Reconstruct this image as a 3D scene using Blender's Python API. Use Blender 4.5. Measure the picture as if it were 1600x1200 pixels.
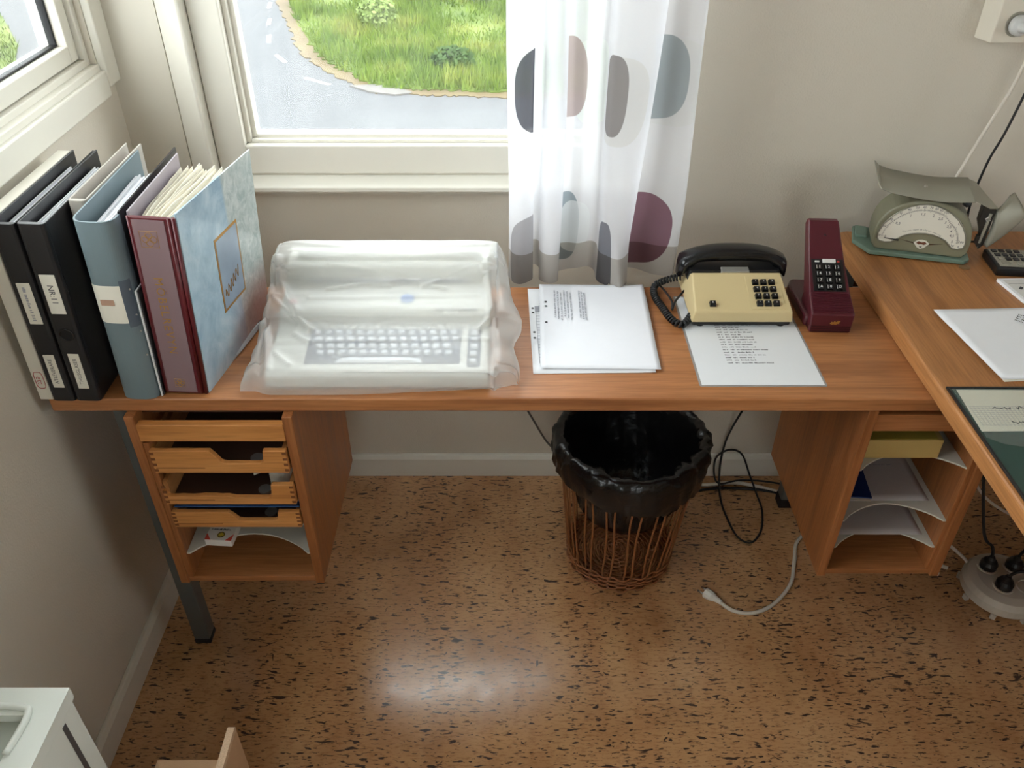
import bpy, bmesh, math, random
from mathutils import Vector, Matrix, noise
random.seed(7)
R = math.radians
for o in list(bpy.data.objects):
    bpy.data.objects.remove(o)
scn = bpy.context.scene
COL = scn.collection

# ---------------------------------------------------------------- camera, sky, exposure
# x to the right, y towards the window wall, z up; the camera stands at x = y = 0
CAM_Z = 1.57
FPX, PITCH = 1310.0, 36.5
cam_d = bpy.data.cameras.new('camera')
cam_d.sensor_fit = 'HORIZONTAL'
cam_d.sensor_width = 36.0
cam_d.lens = FPX / 1600.0 * 36.0
cam_d.clip_start = 0.02
cam_d.clip_end = 400
cam = bpy.data.objects.new('camera', cam_d)
COL.objects.link(cam)
cam.location = (0, 0, CAM_Z)
cam.rotation_euler = (R(90 - PITCH), 0, 0)
scn.camera = cam

world = bpy.data.worlds.new('overcast_sky')
scn.world = world
world.use_nodes = True
wn = world.node_tree.nodes['Background']
wn.inputs[0].default_value = (0.95, 0.975, 1.0, 1)
wn.inputs[1].default_value = 7.5

scn.view_settings.view_transform = 'Standard'
scn.view_settings.look = 'None'
scn.view_settings.gamma = 1
scn.view_settings.use_curve_mapping = False
scn.view_settings.exposure = 0.1

# ---------------------------------------------------------------- helpers
def lin(c):
    return tuple((v/255/12.92 if v/255 <= .04045 else ((v/255+.055)/1.055)**2.4) for v in c)

class NT:
    """small node-tree builder"""
    def __init__(s, name):
        s.m = bpy.data.materials.new(name); s.m.use_nodes = True
        s.t = s.m.node_tree; s.t.nodes.clear()
        s.out = s.t.nodes.new('ShaderNodeOutputMaterial')
    def n(s, typ, **kw):
        nd = s.t.nodes.new('ShaderNode'+typ)
        for k, v in kw.items(): setattr(nd, k, v)
        return nd
    def l(s, a, b): s.t.links.new(a, b)
    def v(s, sock, val):
        if hasattr(val, 'is_linked') or isinstance(val, bpy.types.NodeSocket): s.l(val, sock)
        else: sock.default_value = val
    def math(s, op, a, b=None, c=None, clamp=False):
        nd = s.n('Math', operation=op); nd.use_clamp = clamp
        s.v(nd.inputs[0], a)
        if b is not None: s.v(nd.inputs[1], b)
        if c is not None: s.v(nd.inputs[2], c)
        return nd.outputs[0]
    def mix(s, f, a, b, blend='MIX'):
        nd = s.n('Mix', data_type='RGBA', blend_type=blend)
        s.v(nd.inputs[0], f)
        s.v(nd.inputs[6], a if not isinstance(a, tuple) else (*a[:3], 1))
        s.v(nd.inputs[7], b if not isinstance(b, tuple) else (*b[:3], 1))
        return nd.outputs[2]
    def coord(s, scale=(1,1,1), kind='Object', loc=(0,0,0), rot=(0,0,0)):
        tc = s.n('TexCoord'); mp = s.n('Mapping')
        s.l(tc.outputs[kind], mp.inputs[0])
        mp.inputs[1].default_value = loc; mp.inputs[2].default_value = rot; mp.inputs[3].default_value = scale
        return mp.outputs[0]
    def noise(s, vec, scale=1, detail=3, rough=.5, dist=0):
        nd = s.n('TexNoise'); s.l(vec, nd.inputs['Vector'])
        nd.inputs['Scale'].default_value = scale; nd.inputs['Detail'].default_value = detail
        nd.inputs['Roughness'].default_value = rough; nd.inputs['Distortion'].default_value = dist
        return nd.outputs[0]
    def ramp(s, f, stops, interp='LINEAR'):
        nd = s.n('ValToRGB'); s.l(f, nd.inputs[0]); cr = nd.color_ramp; cr.interpolation = interp
        while len(cr.elements) < len(stops): cr.elements.new(.5)
        for e, (p, c) in zip(cr.elements, stops):
            e.position = p
            c = (c, c, c) if not isinstance(c, tuple) else c
            e.color = (*c[:3], 1)
        return nd.outputs[0]
    def bump(s, h, strength=.3, dist=.002):
        nd = s.n('Bump'); s.l(h, nd.inputs['Height'])
        nd.inputs['Strength'].default_value = strength; nd.inputs['Distance'].default_value = dist
        return nd.outputs[0]
    def pbr(s, col, rough=.5, metal=0, spec=.5, coat=0, nrm=None, trans=0):
        p = s.n('BsdfPrincipled')
        s.v(p.inputs['Base Color'], (*col[:3], 1) if isinstance(col, tuple) else col)
        s.v(p.inputs['Roughness'], rough); p.inputs['Metallic'].default_value = metal
        p.inputs['Specular IOR Level'].default_value = spec
        p.inputs['Coat Weight'].default_value = coat; p.inputs['Coat Roughness'].default_value = .1
        p.inputs['Transmission Weight'].default_value = trans
        if nrm is not None: s.l(nrm, p.inputs['Normal'])
        return p.outputs[0]
    def sheen(s, k=1.0, nrm=None):
        """reflectance of a thin sheet, the same from both sides"""
        lw = s.n('LayerWeight'); lw.inputs[0].default_value = .5
        if nrm is not None: s.l(nrm, lw.inputs['Normal'])
        return s.math('MULTIPLY_ADD', s.math('POWER', lw.outputs['Facing'], 4.0), .75*k, .035*k)
    def done(s, sh):
        s.l(sh, s.out.inputs[0]); return s.m

def pm(name, rgb, rough=.5, var=.08, scale=25, bump=0, bscale=150, metal=0, spec=.5, coat=0, stretch=(1,1,1)):
    """plain painted / plastic / paper material with a little procedural mottling"""
    t = NT(name); c = lin(rgb)
    vec = t.coord(stretch)
    f = t.noise(vec, scale, 4)
    col = t.mix(f, tuple(max(0, x*(1-var)) for x in c), tuple(min(1, x*(1+var)) for x in c))
    nr = None
    if bump: nr = t.bump(t.noise(vec, bscale, 3), bump, .002)
    return t.done(t.pbr(col, rough, metal, spec, coat, nr))

def wood(name, axis, dark, mid, light, rough=.42, gscale=1.0):
    t = NT(name)
    sc = {'x': (1.2, 22, 22), 'y': (22, 1.2, 22), 'z': (22, 22, 1.2)}[axis]
    vec = t.coord(tuple(v*gscale for v in sc))
    f1 = t.noise(vec, 1.6, 5, .6, .6)
    sc2 = {'x': (14, 300, 300), 'y': (300, 14, 300), 'z': (300, 300, 14)}[axis]
    f2 = t.noise(t.coord(sc2), 1, 2)
    c1 = t.ramp(f1, [(.28, lin(dark)), (.5, lin(mid)), (.75, lin(light))])
    c2 = t.mix(t.ramp(f2, [(.35, 0.0), (.55, 1.0)]), tuple(.62*v for v in lin(dark)), c1)
    col = t.mix(.30, c1, c2)
    rg = t.math('MULTIPLY_ADD', f1, .25, rough-.12)
    return t.done(t.pbr(col, rg, 0, .4, 0, t.bump(f2, .12, .0006)))

class MB:
    def __init__(s): s.v = []; s.f = []; s.fm = []
    def add(s, vs, fs, mi=0):
        b = len(s.v); s.v += [tuple(p) for p in vs]
        s.f += [tuple(b+i for i in f) for f in fs]; s.fm += [mi]*len(fs); return s
    def box(s, x0, x1, y0, y1, z0, z1, mi=0):
        return s.add([(x0,y0,z0),(x1,y0,z0),(x1,y1,z0),(x0,y1,z0),(x0,y0,z1),(x1,y0,z1),(x1,y1,z1),(x0,y1,z1)],
                     [(0,3,2,1),(4,5,6,7),(0,1,5,4),(1,2,6,5),(2,3,7,6),(3,0,4,7)], mi)
    def prism(s, poly, a, b, plane='xz', mi=0):
        """polygon given in plane, extruded along the third axis from a to b"""
        def P(p, w):
            return {'xz': (p[0], w, p[1]), 'yz': (w, p[0], p[1]), 'xy': (p[0], p[1], w)}[plane]
        n = len(poly)
        vs = [P(p, a) for p in poly]+[P(p, b) for p in poly]
        fs = [tuple(range(n))[::-1], tuple(range(n, 2*n))]+[(i, (i+1) % n, n+(i+1) % n, n+i) for i in range(n)]
        return s.add(vs, fs, mi)
    def tube(s, pts, r, n=8, closed=False, cap=True, mi=0):
        pts = [Vector(p) for p in pts]; m = len(pts); rs = r if isinstance(r, (list, tuple)) else [r]*m
        vs = []; up = None
        for i, p in enumerate(pts):
            if closed: d = pts[(i+1) % m]-pts[i-1]
            else: d = pts[min(i+1, m-1)]-pts[max(i-1, 0)]
            if d.length < 1e-9: d = Vector((0,0,1))
            d.normalize()
            if up is None:
                up = d.orthogonal().normalized()
            up = (up-d*up.dot(d))
            if up.length < 1e-6: up = d.orthogonal()
            up.normalize(); sd = d.cross(up)
            for k in range(n):
                a = 2*math.pi*k/n
                vs.append(p+(up*math.cos(a)+sd*math.sin(a))*rs[i])
        fs = []
        for i in range(m if closed else m-1):
            j = (i+1) % m
            for k in range(n):
                fs.append((i*n+k, i*n+(k+1) % n, j*n+(k+1) % n, j*n+k))
        if cap and not closed:
            fs.append(tuple(range(n))[::-1]); fs.append(tuple((m-1)*n+k for k in range(n)))
        return s.add(vs, fs, mi)
    def lathe(s, prof, n=32, c=(0,0,0), mi=0, cap=True):
        vs = []; m = len(prof)
        for (r, z) in prof:
            for k in range(n):
                a = 2*math.pi*k/n; vs.append((c[0]+r*math.cos(a), c[1]+r*math.sin(a), c[2]+z))
        fs = [(i*n+k, i*n+(k+1) % n, (i+1)*n+(k+1) % n, (i+1)*n+k) for i in range(m-1) for k in range(n)]
        if cap:
            fs.append(tuple(range(n))[::-1]); fs.append(tuple((m-1)*n+k for k in range(n)))
        return s.add(vs, fs, mi)
    def grid(s, fn, nu, nv, mi=0):
        vs = [fn(i/nu, j/nv) for j in range(nv+1) for i in range(nu+1)]
        fs = [(j*(nu+1)+i, j*(nu+1)+i+1, (j+1)*(nu+1)+i+1, (j+1)*(nu+1)+i) for j in range(nv) for i in range(nu)]
        return s.add(vs, fs, mi)
    def xform(s, mtx):
        s.v = [tuple(mtx @ Vector(p)) for p in s.v]; return s
    def build(s, name, mats, parent=None, world=False, bevel=0, seg=2, smooth=False, solid=0, sub=0):
        off = Vector((0,0,0)); q = parent
        while world and q: off += q.location; q = q.parent
        me = bpy.data.meshes.new(name)
        me.from_pydata([tuple(Vector(p)-off) for p in s.v], [], s.f)
        mats = mats if isinstance(mats, (list, tuple)) else [mats]
        for m in mats: me.materials.append(m)
        for p, mi in zip(me.polygons, s.fm):
            p.material_index = mi; p.use_smooth = smooth
        me.update()
        bm = bmesh.new(); bm.from_mesh(me); bmesh.ops.recalc_face_normals(bm, faces=bm.faces); bm.to_mesh(me); bm.free()
        o = bpy.data.objects.new(name, me); COL.objects.link(o)
        if parent: o.parent = parent
        if solid:
            md = o.modifiers.new('solid', 'SOLIDIFY'); md.thickness = solid; md.offset = 0
        if bevel:
            md = o.modifiers.new('bevel', 'BEVEL'); md.width = bevel; md.segments = seg; md.limit_method = 'ANGLE'; md.angle_limit = R(40)
        if sub:
            md = o.modifiers.new('sub', 'SUBSURF'); md.levels = sub; md.render_levels = sub
        return o

def tag(o, label=None, cat=None, group=None, kind=None):
    if label: o['label'] = label
    if cat: o['category'] = cat
    if group: o['group'] = group
    if kind: o['kind'] = kind
    return o
def thing(name, label, cat, loc=(0,0,0), rz=0, group=None, kind=None):
    o = bpy.data.objects.new(name, None); COL.objects.link(o)
    o.location = loc; o.rotation_euler = (0, 0, rz); o.empty_display_size = .05
    return tag(o, label, cat, group, kind)
def struct(o): o['kind'] = 'structure'; return o

def box(name, a, mat, parent=None, world=True, bevel=0, seg=2):
    return MB().box(*a).build(name, mat, parent, world, bevel, seg)

def smooth_path(pts, k=8, closed=False):
    pts = [Vector(p) for p in pts]; n = len(pts); out = []
    for i in range(n if closed else n-1):
        g = lambda j: pts[j % n] if closed else pts[max(0, min(n-1, j))]
        p0, p1, p2, p3 = g(i-1), g(i), g(i+1), g(i+2)
        for q in range(k):
            t = q/k
            out.append(.5*((2*p1)+(p2-p0)*t+(2*p0-5*p1+4*p2-p3)*t*t+(3*p1-p0-3*p2+p3)*t**3))
    if not closed: out.append(pts[-1])
    return out

def text_mesh(txt, size, mat, name='lettering', spacing=1.0, align='CENTER'):
    cu = bpy.data.curves.new('t', 'FONT'); cu.body = txt; cu.size = size; cu.align_x = align; cu.align_y = 'CENTER'
    cu.space_character = spacing; cu.resolution_u = 2
    ob = bpy.data.objects.new('t', cu)
    COL.objects.link(ob)
    dg = bpy.context.evaluated_depsgraph_get()
    me = bpy.data.meshes.new_from_object(ob.evaluated_get(dg))
    bpy.data.objects.remove(ob); bpy.data.curves.remove(cu)
    vs = [tuple(v.co) for v in me.vertices]; fs = [tuple(p.vertices) for p in me.polygons]
    bpy.data.meshes.remove(me)
    mb = MB(); mb.add(vs, fs); return mb
def merge(mb, other, mtx=None):
    if mtx is not None: other.xform(mtx)
    b = len(mb.v); mb.v += other.v; mb.f += [tuple(b+i for i in f) for f in other.f]; mb.fm += other.fm
    return mb
def T(x, y, z): return Matrix.Translation((x, y, z))
def RX(a): return Matrix.Rotation(R(a), 4, 'X')
def RY(a): return Matrix.Rotation(R(a), 4, 'Y')
def RZ(a): return Matrix.Rotation(R(a), 4, 'Z')
def words(mb, x, y, w, h, z, rnd, ch=.62):
    """a run of illegible print: letter-sized marks in groups"""
    e = x+w; cx = x
    while cx < e:
        L = rnd.randint(2, 8)
        for k in range(L):
            if cx > e: break
            hh = h*rnd.uniform(.55, 1); ww = h*ch*rnd.uniform(.45, .8)
            mb.box(cx, cx+ww, y, y+hh, z, z+.0001); cx += h*ch
        cx += h*ch*.8
    return mb

# ---------------------------------------------------------------- materials
WOODX = wood('oak_veneer_x', 'x', (142, 88, 50), (172, 114, 70), (188, 130, 84), .36)
WOODY = wood('oak_veneer_y', 'y', (144, 92, 50), (172, 116, 68), (188, 132, 82), .38)
WOODZ = wood('oak_veneer_z', 'z', (132, 80, 44), (160, 101, 58), (176, 116, 70))
WOODL = wood('pale_oak_x', 'x', (176, 112, 58), (200, 136, 74), (214, 152, 90), .45)
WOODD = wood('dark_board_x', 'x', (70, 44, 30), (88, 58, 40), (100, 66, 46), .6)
WALL = pm('wall_paint', (214, 206, 191), .75, .03, 3, .35, 260)
TRIM = pm('trim_paint', (226, 222, 210), .38, .03, 8, .05, 60)
PANEL = pm('window_panel_paint', (216, 210, 196), .45, .03, 5, .04, 50)
CEIL = pm('ceiling_paint', (236, 232, 224), .8, .02, 3)
STEEL = pm('grey_steel', (92, 96, 94), .4, .06, 20, .03, 300, spec=.5)
BLACK = pm('black_plastic', (24, 24, 26), .35, .15, 30)
BLACKG = pm('black_gloss_plastic', (20, 20, 22), .2, .15, 20)
RUBBER = pm('black_rubber', (22, 22, 23), .55, .2, 60)
WHITEP = pm('white_plastic', (226, 222, 212), .35, .04, 15)
PAPER = pm('white_paper', (236, 237, 240), .7, .02, 30, .25, 14)
PAPER2 = pm('creamy_paper', (232, 226, 210), .75, .05, 40)
INK = pm('printed_ink', (60, 60, 66), .7, .2, 200)
INKL = pm('pale_ink', (150, 152, 160), .7, .15, 200)
METAL = pm('bright_metal', (190, 188, 182), .3, .08, 40, metal=1)
def mat_cork():
    t = NT('cork_tile')
    vec = t.coord((1, 1, 1))
    big = t.noise(vec, 5, 4, .6)
    col_f = t.noise(t.coord((9, .9, 1)), 1.4, 3)
    base = t.ramp(big, [(.3, lin((176, 130, 88))), (.5, lin((202, 156, 110))), (.72, lin((214, 170, 124)))])
    base = t.mix(t.ramp(col_f, [(.4, 0.0), (.7, .35)]), base, lin((172, 112, 72)))
    fine = t.noise(t.coord((60, 190, 1)), 1, 3, .6)
    base = t.mix(t.ramp(fine, [(.5, 0.0), (.68, .55)]), base, lin((146, 96, 58)))
    dens = t.noise(t.coord((8, 2.2, 1)), 1, 2)
    d1 = t.noise(t.coord((36, 120, 1), loc=(3, 1, 0)), 1, 2, .45, .25)
    thr = t.math('MULTIPLY_ADD', dens, -.20, .728)
    m1 = t.math('MULTIPLY', t.math('SUBTRACT', d1, thr), 30, clamp=True)
    d2 = t.noise(t.coord((60, 210, 1), loc=(9, 7, 0)), 1, 2, .5, .2)
    m2 = t.math('MULTIPLY', t.math('SUBTRACT', d2, t.math('SUBTRACT', thr, .015)), 25, clamp=True)
    d3 = t.noise(t.coord((34, 42, 1), loc=(5, 2, 0)), 1, 3, .55, 1.2)
    m3 = t.math('MULTIPLY', t.math('SUBTRACT', d3, .675), 30, clamp=True)
    m = t.math('MAXIMUM', t.math('MAXIMUM', m1, m3), t.math('MULTIPLY', m2, .85))
    col = t.mix(t.math('MULTIPLY', m, .92), base, lin((46, 40, 42)))
    rr = t.ramp(t.noise(t.coord((7, 7, 1)), 3, 4), [(.3, .15), (.7, .25)])
    h = t.noise(t.coord((90, 90, 1)), 1, 3)
    return t.done(t.pbr(col, rr, 0, 1.0, .0, t.bump(h, .08, .0012)))
CORK = mat_cork()
def mat_glass():
    t = NT('window_glass')
    g = t.n('BsdfGlossy'); g.inputs['Roughness'].default_value = .02
    tr = t.n('BsdfTransparent'); tr.inputs[0].default_value = (.93, .95, .94, 1)
    df = t.n('BsdfTranslucent'); df.inputs[0].default_value = (.9, .92, .95, 1)
    dirt = t.math('MULTIPLY', t.noise(t.coord((6, 6, 2)), 3, 5), .028)
    m0 = t.n('MixShader'); t.l(dirt, m0.inputs[0]); t.l(tr.outputs[0], m0.inputs[1]); t.l(df.outputs[0], m0.inputs[2])
    m1 = t.n('MixShader'); t.l(t.sheen(), m1.inputs[0]); t.l(m0.outputs[0], m1.inputs[1]); t.l(g.outputs[0], m1.inputs[2])
    return t.done(m1.outputs[0])
GLASS = mat_glass()
def sheer(name, col, transp, transl, gloss=0, rough=.3, bump=0, bscale=40):
    """thin sheet that passes part of the light: film, sheer cloth"""
    t = NT(name)
    vec = t.coord(); f = t.noise(vec, 12, 3)
    c = t.mix(f, tuple(v*.95 for v in lin(col)), tuple(min(1, v*1.03) for v in lin(col)))
    nr = t.bump(t.noise(vec, bscale, 4), bump, .004) if bump else None
    d = t.n('BsdfDiffuse'); t.l(c, d.inputs[0])
    tl = t.n('BsdfTranslucent'); t.l(c, tl.inputs[0])
    tr = t.n('BsdfTransparent')
    m0 = t.n('MixShader'); m0.inputs[0].default_value = transl; t.l(d.outputs[0], m0.inputs[1]); t.l(tl.outputs[0], m0.inputs[2])
    m1 = t.n('MixShader'); m1.inputs[0].default_value = transp; t.l(m0.outputs[0], m1.inputs[1]); t.l(tr.outputs[0], m1.inputs[2])
    last = m1.outputs[0]
    if nr is not None:
        t.l(nr, d.inputs['Normal']); t.l(nr, tl.inputs['Normal'])
    if gloss:
        g = t.n('BsdfGlossy'); g.inputs['Roughness'].default_value = rough
        if nr is not None: t.l(nr, g.inputs['Normal'])
        fm = t.sheen(gloss, nr)
        m2 = t.n('MixShader'); t.l(fm, m2.inputs[0]); t.l(last, m2.inputs[1]); t.l(g.outputs[0], m2.inputs[2]); last = m2.outputs[0]
    return t.done(last)
# ---------------------------------------------------------------- the room
XL, XR, YB, YF, ZC = -.795, 2.5, 1.711, -1.9, 2.45
WX0, WX1, WZ0, WZ1 = -.62, .235, .866, 2.12      # opening in the window wall
LY0, LY1, LZ0, LZ1 = .15, 1.655, 1.10, 2.12     # opening in the left wall
struct(box('floor', (XL-.02, XR, YF, YB+.02, -.12, 0), CORK))
struct(box('ceiling', (XL-.2, XR+.1, YF-.1, YB+.2, ZC, ZC+.12), CEIL))
m = MB()
m.box(XL-.08, WX0, YB, YB+.12, -.12, ZC); m.box(WX1, XR+.1, YB, YB+.12, -.12, ZC)
m.box(WX0, WX1, YB, YB+.12, -.12, WZ0); m.box(WX0, WX1, YB, YB+.12, WZ1, ZC)
struct(m.build('wall_back', WALL))
m = MB()
m.box(XL-.08, XL, YF, LY0, -.12, ZC); m.box(XL-.08, XL, LY1, YB, -.12, ZC)
m.box(XL-.08, XL, LY0, LY1, -.12, LZ0); m.box(XL-.08, XL, LY0, LY1, LZ1, ZC)
struct(m.build('wall_left', WALL))
RY0, RY1, RZ0, RZ1 = -.6, .6, 1.0, 2.05     # window opening in the right wall (out of view)
m = MB()
m.box(XR, XR+.1, YF, RY0, -.12, ZC); m.box(XR, XR+.1, RY1, YB, -.12, ZC)
m.box(XR, XR+.1, RY0, RY1, -.12, RZ0); m.box(XR, XR+.1, RY0, RY1, RZ1, ZC)
struct(m.build('wall_right', WALL))
FX0, FX1, FZ0, FZ1 = -.3, .5, 1.0, 2.05      # added opening behind the camera, lets in extra fill daylight
m = MB()
m.box(XL-.08, FX0, YF-.1, YF, -.12, ZC); m.box(FX1, XR+.1, YF-.1, YF, -.12, ZC)
m.box(FX0, FX1, YF-.1, YF, -.12, FZ0); m.box(FX0, FX1, YF-.1, YF, FZ1, ZC)
struct(m.build('wall_front', WALL))
def bead_profile(w, h):
    return [(0, 0), (w, 0), (w, h-.012), (w*.62, h), (0, h)]
m = MB().prism([(YB-p[0], p[1]) for p in bead_profile(.014, .072)], XL+.014, XR, 'yz')
struct(m.build('baseboard_back', TRIM, bevel=.002))
m = MB().prism([(XL+p[0], p[1]) for p in bead_profile(.014, .072)], YF, YB-.002, 'xz')
struct(m.build('baseboard_left', TRIM, bevel=.002))

# window in the far wall
w1 = struct(thing('window_1', None, None, (WX0, YB, WZ0)))
fr = TRIM
ya, yb_ = YB-.006, YB+.06
box('frame_stile', (WX0, WX0+.062, ya, yb_, WZ0, WZ1), fr, w1, bevel=.003)
box('frame_stile', (WX1-.062, WX1, ya, yb_, WZ0, WZ1), fr, w1, bevel=.003)
box('frame_rail', (WX0+.062, WX1-.062, ya, yb_, WZ0, WZ0+.062), fr, w1, bevel=.003)
box('frame_rail', (WX0+.062, WX1-.062, ya, yb_, WZ1-.062, WZ1), fr, w1, bevel=.003)
gx0, gx1, gz0, gz1 = WX0+.062, WX1-.062, WZ0+.062, WZ1-.062
for (a, b) in ((.012, .010), (.024, .020)):      # stepped glazing beads
    y0 = YB+a
    box('glazing_bead', (gx0, gx0+b, y0, y0+.03, gz0, gz1), TRIM, w1, bevel=.0015)
    box('glazing_bead', (gx1-b, gx1, y0, y0+.03, gz0, gz1), TRIM, w1, bevel=.0015)
    box('glazing_bead', (gx0+b, gx1-b, y0, y0+.03, gz0, gz0+b*.7), TRIM, w1, bevel=.0015)
    box('glazing_bead', (gx0+b, gx1-b, y0, y0+.03, gz1-b, gz1), TRIM, w1, bevel=.0015)
box('pane', (gx0+.004, gx1-.004, YB+.042, YB+.046, gz0+.004, gz1-.004), GLASS, w1)
# sill board under it
struct(MB().prism([(YB-.038, .838), (YB-.038, .848), (YB-.030, .852), (YB+.01, .866), (YB+.01, .838)], WX0-.005, WX1+.02, 'yz').build('trim_1', TRIM, bevel=.002))
struct(box('trim_2', (WX0, WX1+.01, YB-.012, YB+.01, .822, .838), PANEL, bevel=.001))
# slanted casing strip between corner panel and window
struct(MB().prism([(-.680, YB+.002), (-.678, YB-.004), (-.628, YB-.038), (-.622, YB-.036), (-.621, YB+.002)], .72, 2.2, 'xy').build('trim_3', TRIM, bevel=.002))
struct(box('trim_4', (XL, -.680, YB-.004, YB+.002, .05, 2.3), PANEL))

# window in the left wall
w2 = struct(thing('window_2', None, None, (XL, LY1, LZ0)))
xa = XL
box('casing', (xa, xa+.016, LY1, YB-.004, LZ0-.036, LZ1+.05), TRIM, w2, bevel=.003)
box('casing', (xa, xa+.016, LY0-.055, LY0, LZ0-.036, LZ1+.05), TRIM, w2, bevel=.003)
box('apron', (xa, xa+.014, LY0, LY1, LZ0-.052, LZ0-.004), TRIM, w2, bevel=.003)
box('casing', (xa, xa+.014, LY0, LY1, LZ1+.004, LZ1+.05), TRIM, w2, bevel=.003)
box('sill_board', (xa-.05, xa+.004, LY0, LY1, LZ0-.012, LZ0+.008), TRIM, w2, bevel=.002)
def rect_frame(x0, x1, y0, y1, z0, z1, w, name, mt=TRIM):
    box(name, (x0, x1, y0, y0+w, z0, z1), mt, w2, bevel=.002)
    box(name, (x0, x1, y1-w, y1, z0, z1), mt, w2, bevel=.002)
    box(name, (x0, x1, y0+w, y1-w, z0, z0+w), mt, w2, bevel=.002)
    box(name, (x0, x1, y0+w, y1-w, z1-w, z1), mt, w2, bevel=.002)
rect_frame(xa-.08, xa-.012, LY0, LY1, LZ0+.004, LZ1, .016, 'outer_frame')
rect_frame(xa-.075, xa-.022, LY0+.017, LY1-.017, LZ0+.022, LZ1-.017, .030, 'sash')
rect_frame(xa-.055, xa-.040, LY0+.047, LY1-.047, LZ0+.052, LZ1-.047, .004, 'gasket', RUBBER)
box('pane', (xa-.052, xa-.048, LY0+.048, LY1-.048, LZ0+.053, LZ1-.048), GLASS, w2)
# window in the right wall, beyond the big desk
w3 = struct(thing('window_3', None, None, (XR, RY0, RZ0)))
for (y0, y1, z0, z1) in ((RY0, RY0+.06, RZ0, RZ1), (RY1-.06, RY1, RZ0, RZ1), (RY0+.06, RY1-.06, RZ0, RZ0+.06), (RY0+.06, RY1-.06, RZ1-.06, RZ1), (-.03, .03, RZ0+.06, RZ1-.06)):
    box('frame_bar', (XR-.005, XR+.07, y0, y1, z0, z1), TRIM, w3, bevel=.003)
for (y0, y1) in ((RY0+.06, -.03), (.03, RY1-.06)):
    box('pane', (XR+.03, XR+.034, y0, y1, RZ0+.06, RZ1-.06), GLASS, w3)

w4 = struct(thing('added_fill_window', None, None, (FX0, YF, FZ0)))  # unseen window, added to brighten the left wall and drawer fronts
for (x0, x1, z0, z1) in ((FX0, FX0+.06, FZ0, FZ1), (FX1-.06, FX1, FZ0, FZ1), (FX0+.06, FX1-.06, FZ0, FZ0+.06), (FX0+.06, FX1-.06, FZ1-.06, FZ1)):
    box('frame_bar', (x0, x1, YF-.07, YF+.005, z0, z1), TRIM, w4, bevel=.003)
box('pane', (FX0+.06, FX1-.06, YF-.034, YF-.03, FZ0+.06, FZ1-.06), GLASS, w4)

# ---------------------------------------------------------------- outside: road, verge, meadow
GZ = -6.43
def mat_asphalt():
    t = NT('asphalt'); v = t.coord()
    f = t.noise(v, .35, 4); g = t.noise(v, 14, 3)
    c = t.mix(f, lin((72, 73, 75)), lin((84, 85, 87)))
    c = t.mix(t.math('MULTIPLY', g, .35), c, lin((98, 99, 100)))
    return t.done(t.pbr(c, .85, 0, .3))
def mat_grass(name, a, b, c):
    t = NT(name); v = t.coord()
    f = t.noise(v, .55, 5, .6); g = t.noise(v, 3, 3)
    k = t.ramp(f, [(.3, lin(a)), (.5, lin(b)), (.7, lin(c))])
    k = t.mix(t.math('MULTIPLY', g, .4), k, lin(a))
    return t.done(t.pbr(k, .7, 0, .2))
GRASS = mat_grass('meadow_grass', (62, 80, 22), (84, 100, 32), (104, 112, 46))
DIRT = mat_grass('verge_dirt', (86, 72, 52), (98, 86, 60), (106, 98, 66))
PAINT = pm('road_paint', (168, 168, 166), .7, .1, 3)
struct(box('ground_road', (-120, 120, -60, 200, GZ-.3, GZ), mat_asphalt()))
edge = [(-13.5, 60), (-11.6, 46), (-9.8, 38), (-8.4, 33.7), (-7.4, 30.6), (-6.4, 28.6), (-5.2, 26.9), (-4.1, 25.7), (-3.1, 25.5), (-1.9, 25.4), (-.2, 25.2), (5.4, 25.0), (14, 24.9), (30, 25)]
ep = smooth_path([(x, y, 0) for x, y in edge], 14)
rnd = random.Random(3)
def offs(k, j):
    out = []
    for i, p in enumerate(ep):
        d = (ep[min(i+1, len(ep)-1)]-ep[max(i-1, 0)]).normalized()
        nrm = Vector((-d.y, d.x, 0)); out.append(p+nrm*(k+rnd.uniform(-j, j)))
    return out
inner = offs(.34, .14); outer = offs(-.10, .10)
mead = [(p.x, p.y) for p in inner]+[(30, 90), (-20, 90)]
struct(MB().prism([(p.x, p.y) for p in outer]+[(30, 90), (-20, 90)], GZ-.1, GZ+.03, 'xy').build('ground_verge', DIRT))
struct(MB().prism(mead, GZ-.1, GZ+.06, 'xy').build('ground_meadow', GRASS))
patch = [(-17.4, 20), (-16.2, 24), (-16.2, 28.1), (-17.5, 31), (-20, 35), (-26, 40), (-40, 40), (-40, 20)]
struct(MB().prism(patch, GZ-.1, GZ+.05, 'xy').build('ground_lawn', GRASS))
# gravel patch at the verge
struct(MB().prism([(-5.0, 26.2), (-4.3, 25.6), (-3.5, 25.3), (-3.0, 25.5), (-3.4, 25.95), (-4.2, 26.3)], GZ-.05, GZ+.05, 'xy').build('ground_gravel', pm('gravel', (98, 95, 91), .9, .3, 6)))
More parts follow.
